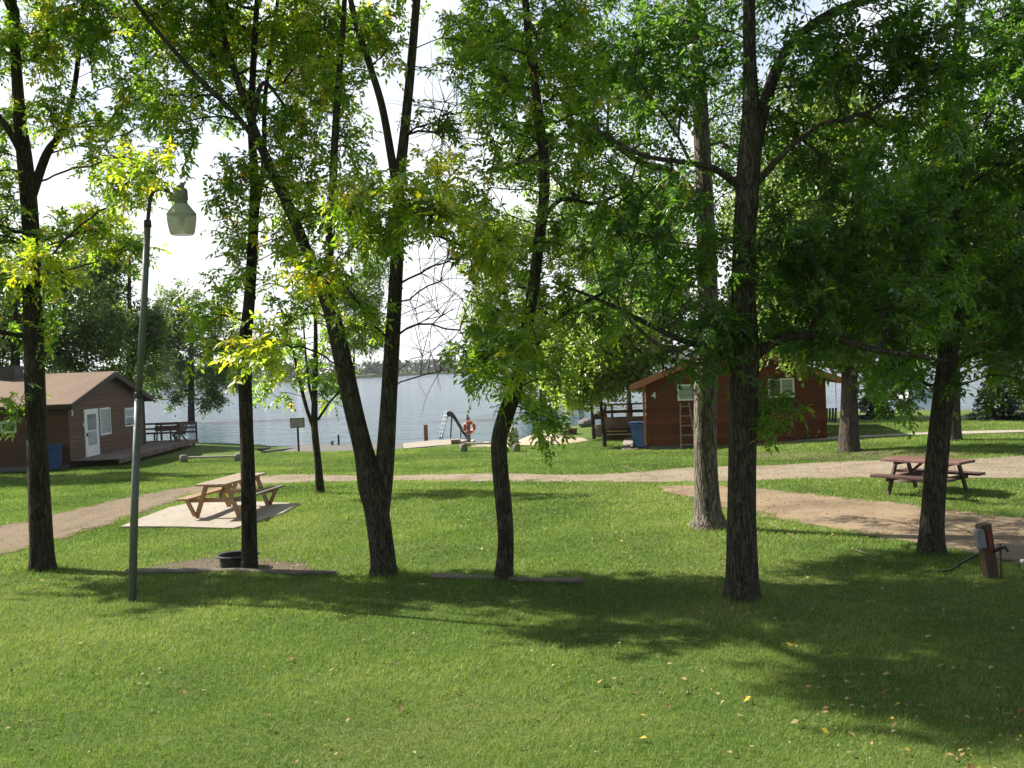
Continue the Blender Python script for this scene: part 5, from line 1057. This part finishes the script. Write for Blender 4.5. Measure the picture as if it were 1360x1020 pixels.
# spruces by the water
def spruce(label, px, py, top_py, wpx, seed):
    g0 = G(px, py); d = depth_of(g0); hgt = (py-top_py)*d/F; rad = wpx/2*d/F; r_ = np.random.default_rng(seed)
    root = thing('spruce_tree', label, 'spruce', tuple(g0), 0, 'small spruces at the water'); m = MB(); m.tube([(0, 0, -.1), (0, 0, hgt*.5), (0, 0, hgt)], [hgt*.028, hgt*.018, .01], 8); m.build('trunk', BARK_FAR, root)
    P = []; D = []; S = []; V_ = []; m = MB(); nw = int(hgt/.22)
    for k in range(nw):
        z = .18+k*(hgt-.2)/nw; rr = rad*(1-z/hgt)**.85*r_.uniform(.85, 1.1); nb_ = 15
        for i in range(nb_):
            a_ = r_.uniform(0, 6.28); L_ = rr*r_.uniform(.75, 1.1); e_ = np.array([math.cos(a_), math.sin(a_), -.12]); m.tube([(0, 0, z), tuple(np.array([0, 0, z])+e_*L_*.6), tuple(np.array([0, 0, z+.05*L_])+e_*L_)], [.014, .009, .004], 4, False)
            q = r_.uniform(.12, 1.02, int(20+L_*44)); P.append(np.array([0, 0, z])+e_*L_*q[:, None]+r_.normal(0, .035, (len(q), 3))); sd_ = np.where(r_.random(len(q)) < .5, -1, 1)[:, None]*np.array([-math.sin(a_), math.cos(a_), 0]); D.append(e_*.8+sd_*.7+r_.normal(0, .25, (len(q), 3))); S.append(r_.uniform(.10, .2, len(q))); V_.append(np.clip(r_.normal(.45, .2, len(q)), 0, 1))
    m.build('branches', BARK_FAR, root); P = np.concatenate(P); N = len(P)
    V, T_, a_ = leaves(P, np.concatenate(D), np.concatenate(S), 'far', np.concatenate(V_)); mesh_np('crown', V, T_, SPRUCE, root, attrs={'v': a_})
spruce('small round spruce on the lake edge right of the thick trunk', 1160, 556, 500, 62, 1)
spruce('large dark spruce on the lake edge at the right', 1333, 558, 462, 96, 2)
# ------------------------------------------------------------------ plants at the red cabin
def plant(name, label, loc, n, L_, kind_m, spread, hgt, wd=.3, seed=1, vv=.5):
    r_ = np.random.default_rng(seed); a_ = r_.uniform(0, 6.28, n); P = np.stack([r_.normal(0, spread, n), r_.normal(0, spread*.7, n), r_.uniform(0, hgt, n)], -1); D = np.stack([np.cos(a_), np.sin(a_), r_.uniform(.1, 1.1, n)], -1)
    V, T_, at = leaves(P, D, np.full(n, L_)*r_.uniform(.7, 1.2, n), 'far', np.clip(r_.normal(vv, .15, n), 0, 1)); o = mesh_np(name, V, T_, kind_m, None, attrs={'v': at}); o.location = loc; return tag(o, label, 'plant')
HOSTA = m_leaf('hosta_leaf', [(0, (.07, .13, .025)), (1, (.33, .38, .12))], (1.5, 1.7, .9), .4)
for i, (px, py, lb) in enumerate([(1062, 584, 'leafy pale green hosta plant at the right foot of the red cabin wall'), (1077, 583, 'light variegated hosta plant nearest the right corner of the red cabin'), (946, 591, 'small green plant at the foot of the red cabin behind the pale trunk')]):
    q = G(px, py); plant('hosta_plant', lb, (q[0], q[1], q[2]), 70 if i < 2 else 30, .26, HOSTA, .26 if i < 2 else .15, .22, seed=i, vv=.6)['group'] = 'plants along the red cabin'
q = G(1018, 585); plant('garden_shrub', 'dark leafy shrub with long drooping leaves against the red cabin wall', (q[0], q[1]+.1, q[2]), 420, .22, DARKLEAF, .45, 1.25, seed=9, vv=.45)['group'] = 'plants along the red cabin'
# edging stones along the wall
for i in range(15):
    px = 958+i*9.2; o = stone('edging stone nearest the right corner of the red cabin, last of its row' if i == 14 else 'edging stone nearest the big straight trunk, first of its row' if i == 0 else 'pale edging stones in a row between the red cabin wall and the concrete walk', px, 588.5-i*.62, .24, .2, .17, PALE if i % 3 else DRKS, 'edging_stone', 'stone', 'edging stones along the red cabin')
grass(); litter(); stones(); weeds()
print('LEAF FACES', NLEAF)
# ------------------------------------------------------------------ the air over the lake
hb = MB(); x0, x1, y0, y1, z0, z1 = -3900, 3900, -350, 6900, -6, 60
hb.add([(x, y, z) for x in (x0, x1) for y in (y0, y1) for z in (z0, z1)], [(0, 1, 3, 2), (4, 6, 7, 5), (0, 4, 5, 1), (2, 3, 7, 6), (0, 2, 6, 4), (1, 5, 7, 3)])
hm, ht = new_mat('haze'); ho = ht.nodes.new('ShaderNodeOutputMaterial'); hv = ht.nodes.new('ShaderNodeVolumePrincipled'); hv.inputs['Color'].default_value = (.86, .92, 1, 1); hv.inputs['Density'].default_value = .00011
ht.links.new(hv.outputs[0], ho.inputs['Volume']); tag(hb.build('haze', hm), 'thin pale haze over the lake', 'haze', kind='stuff')
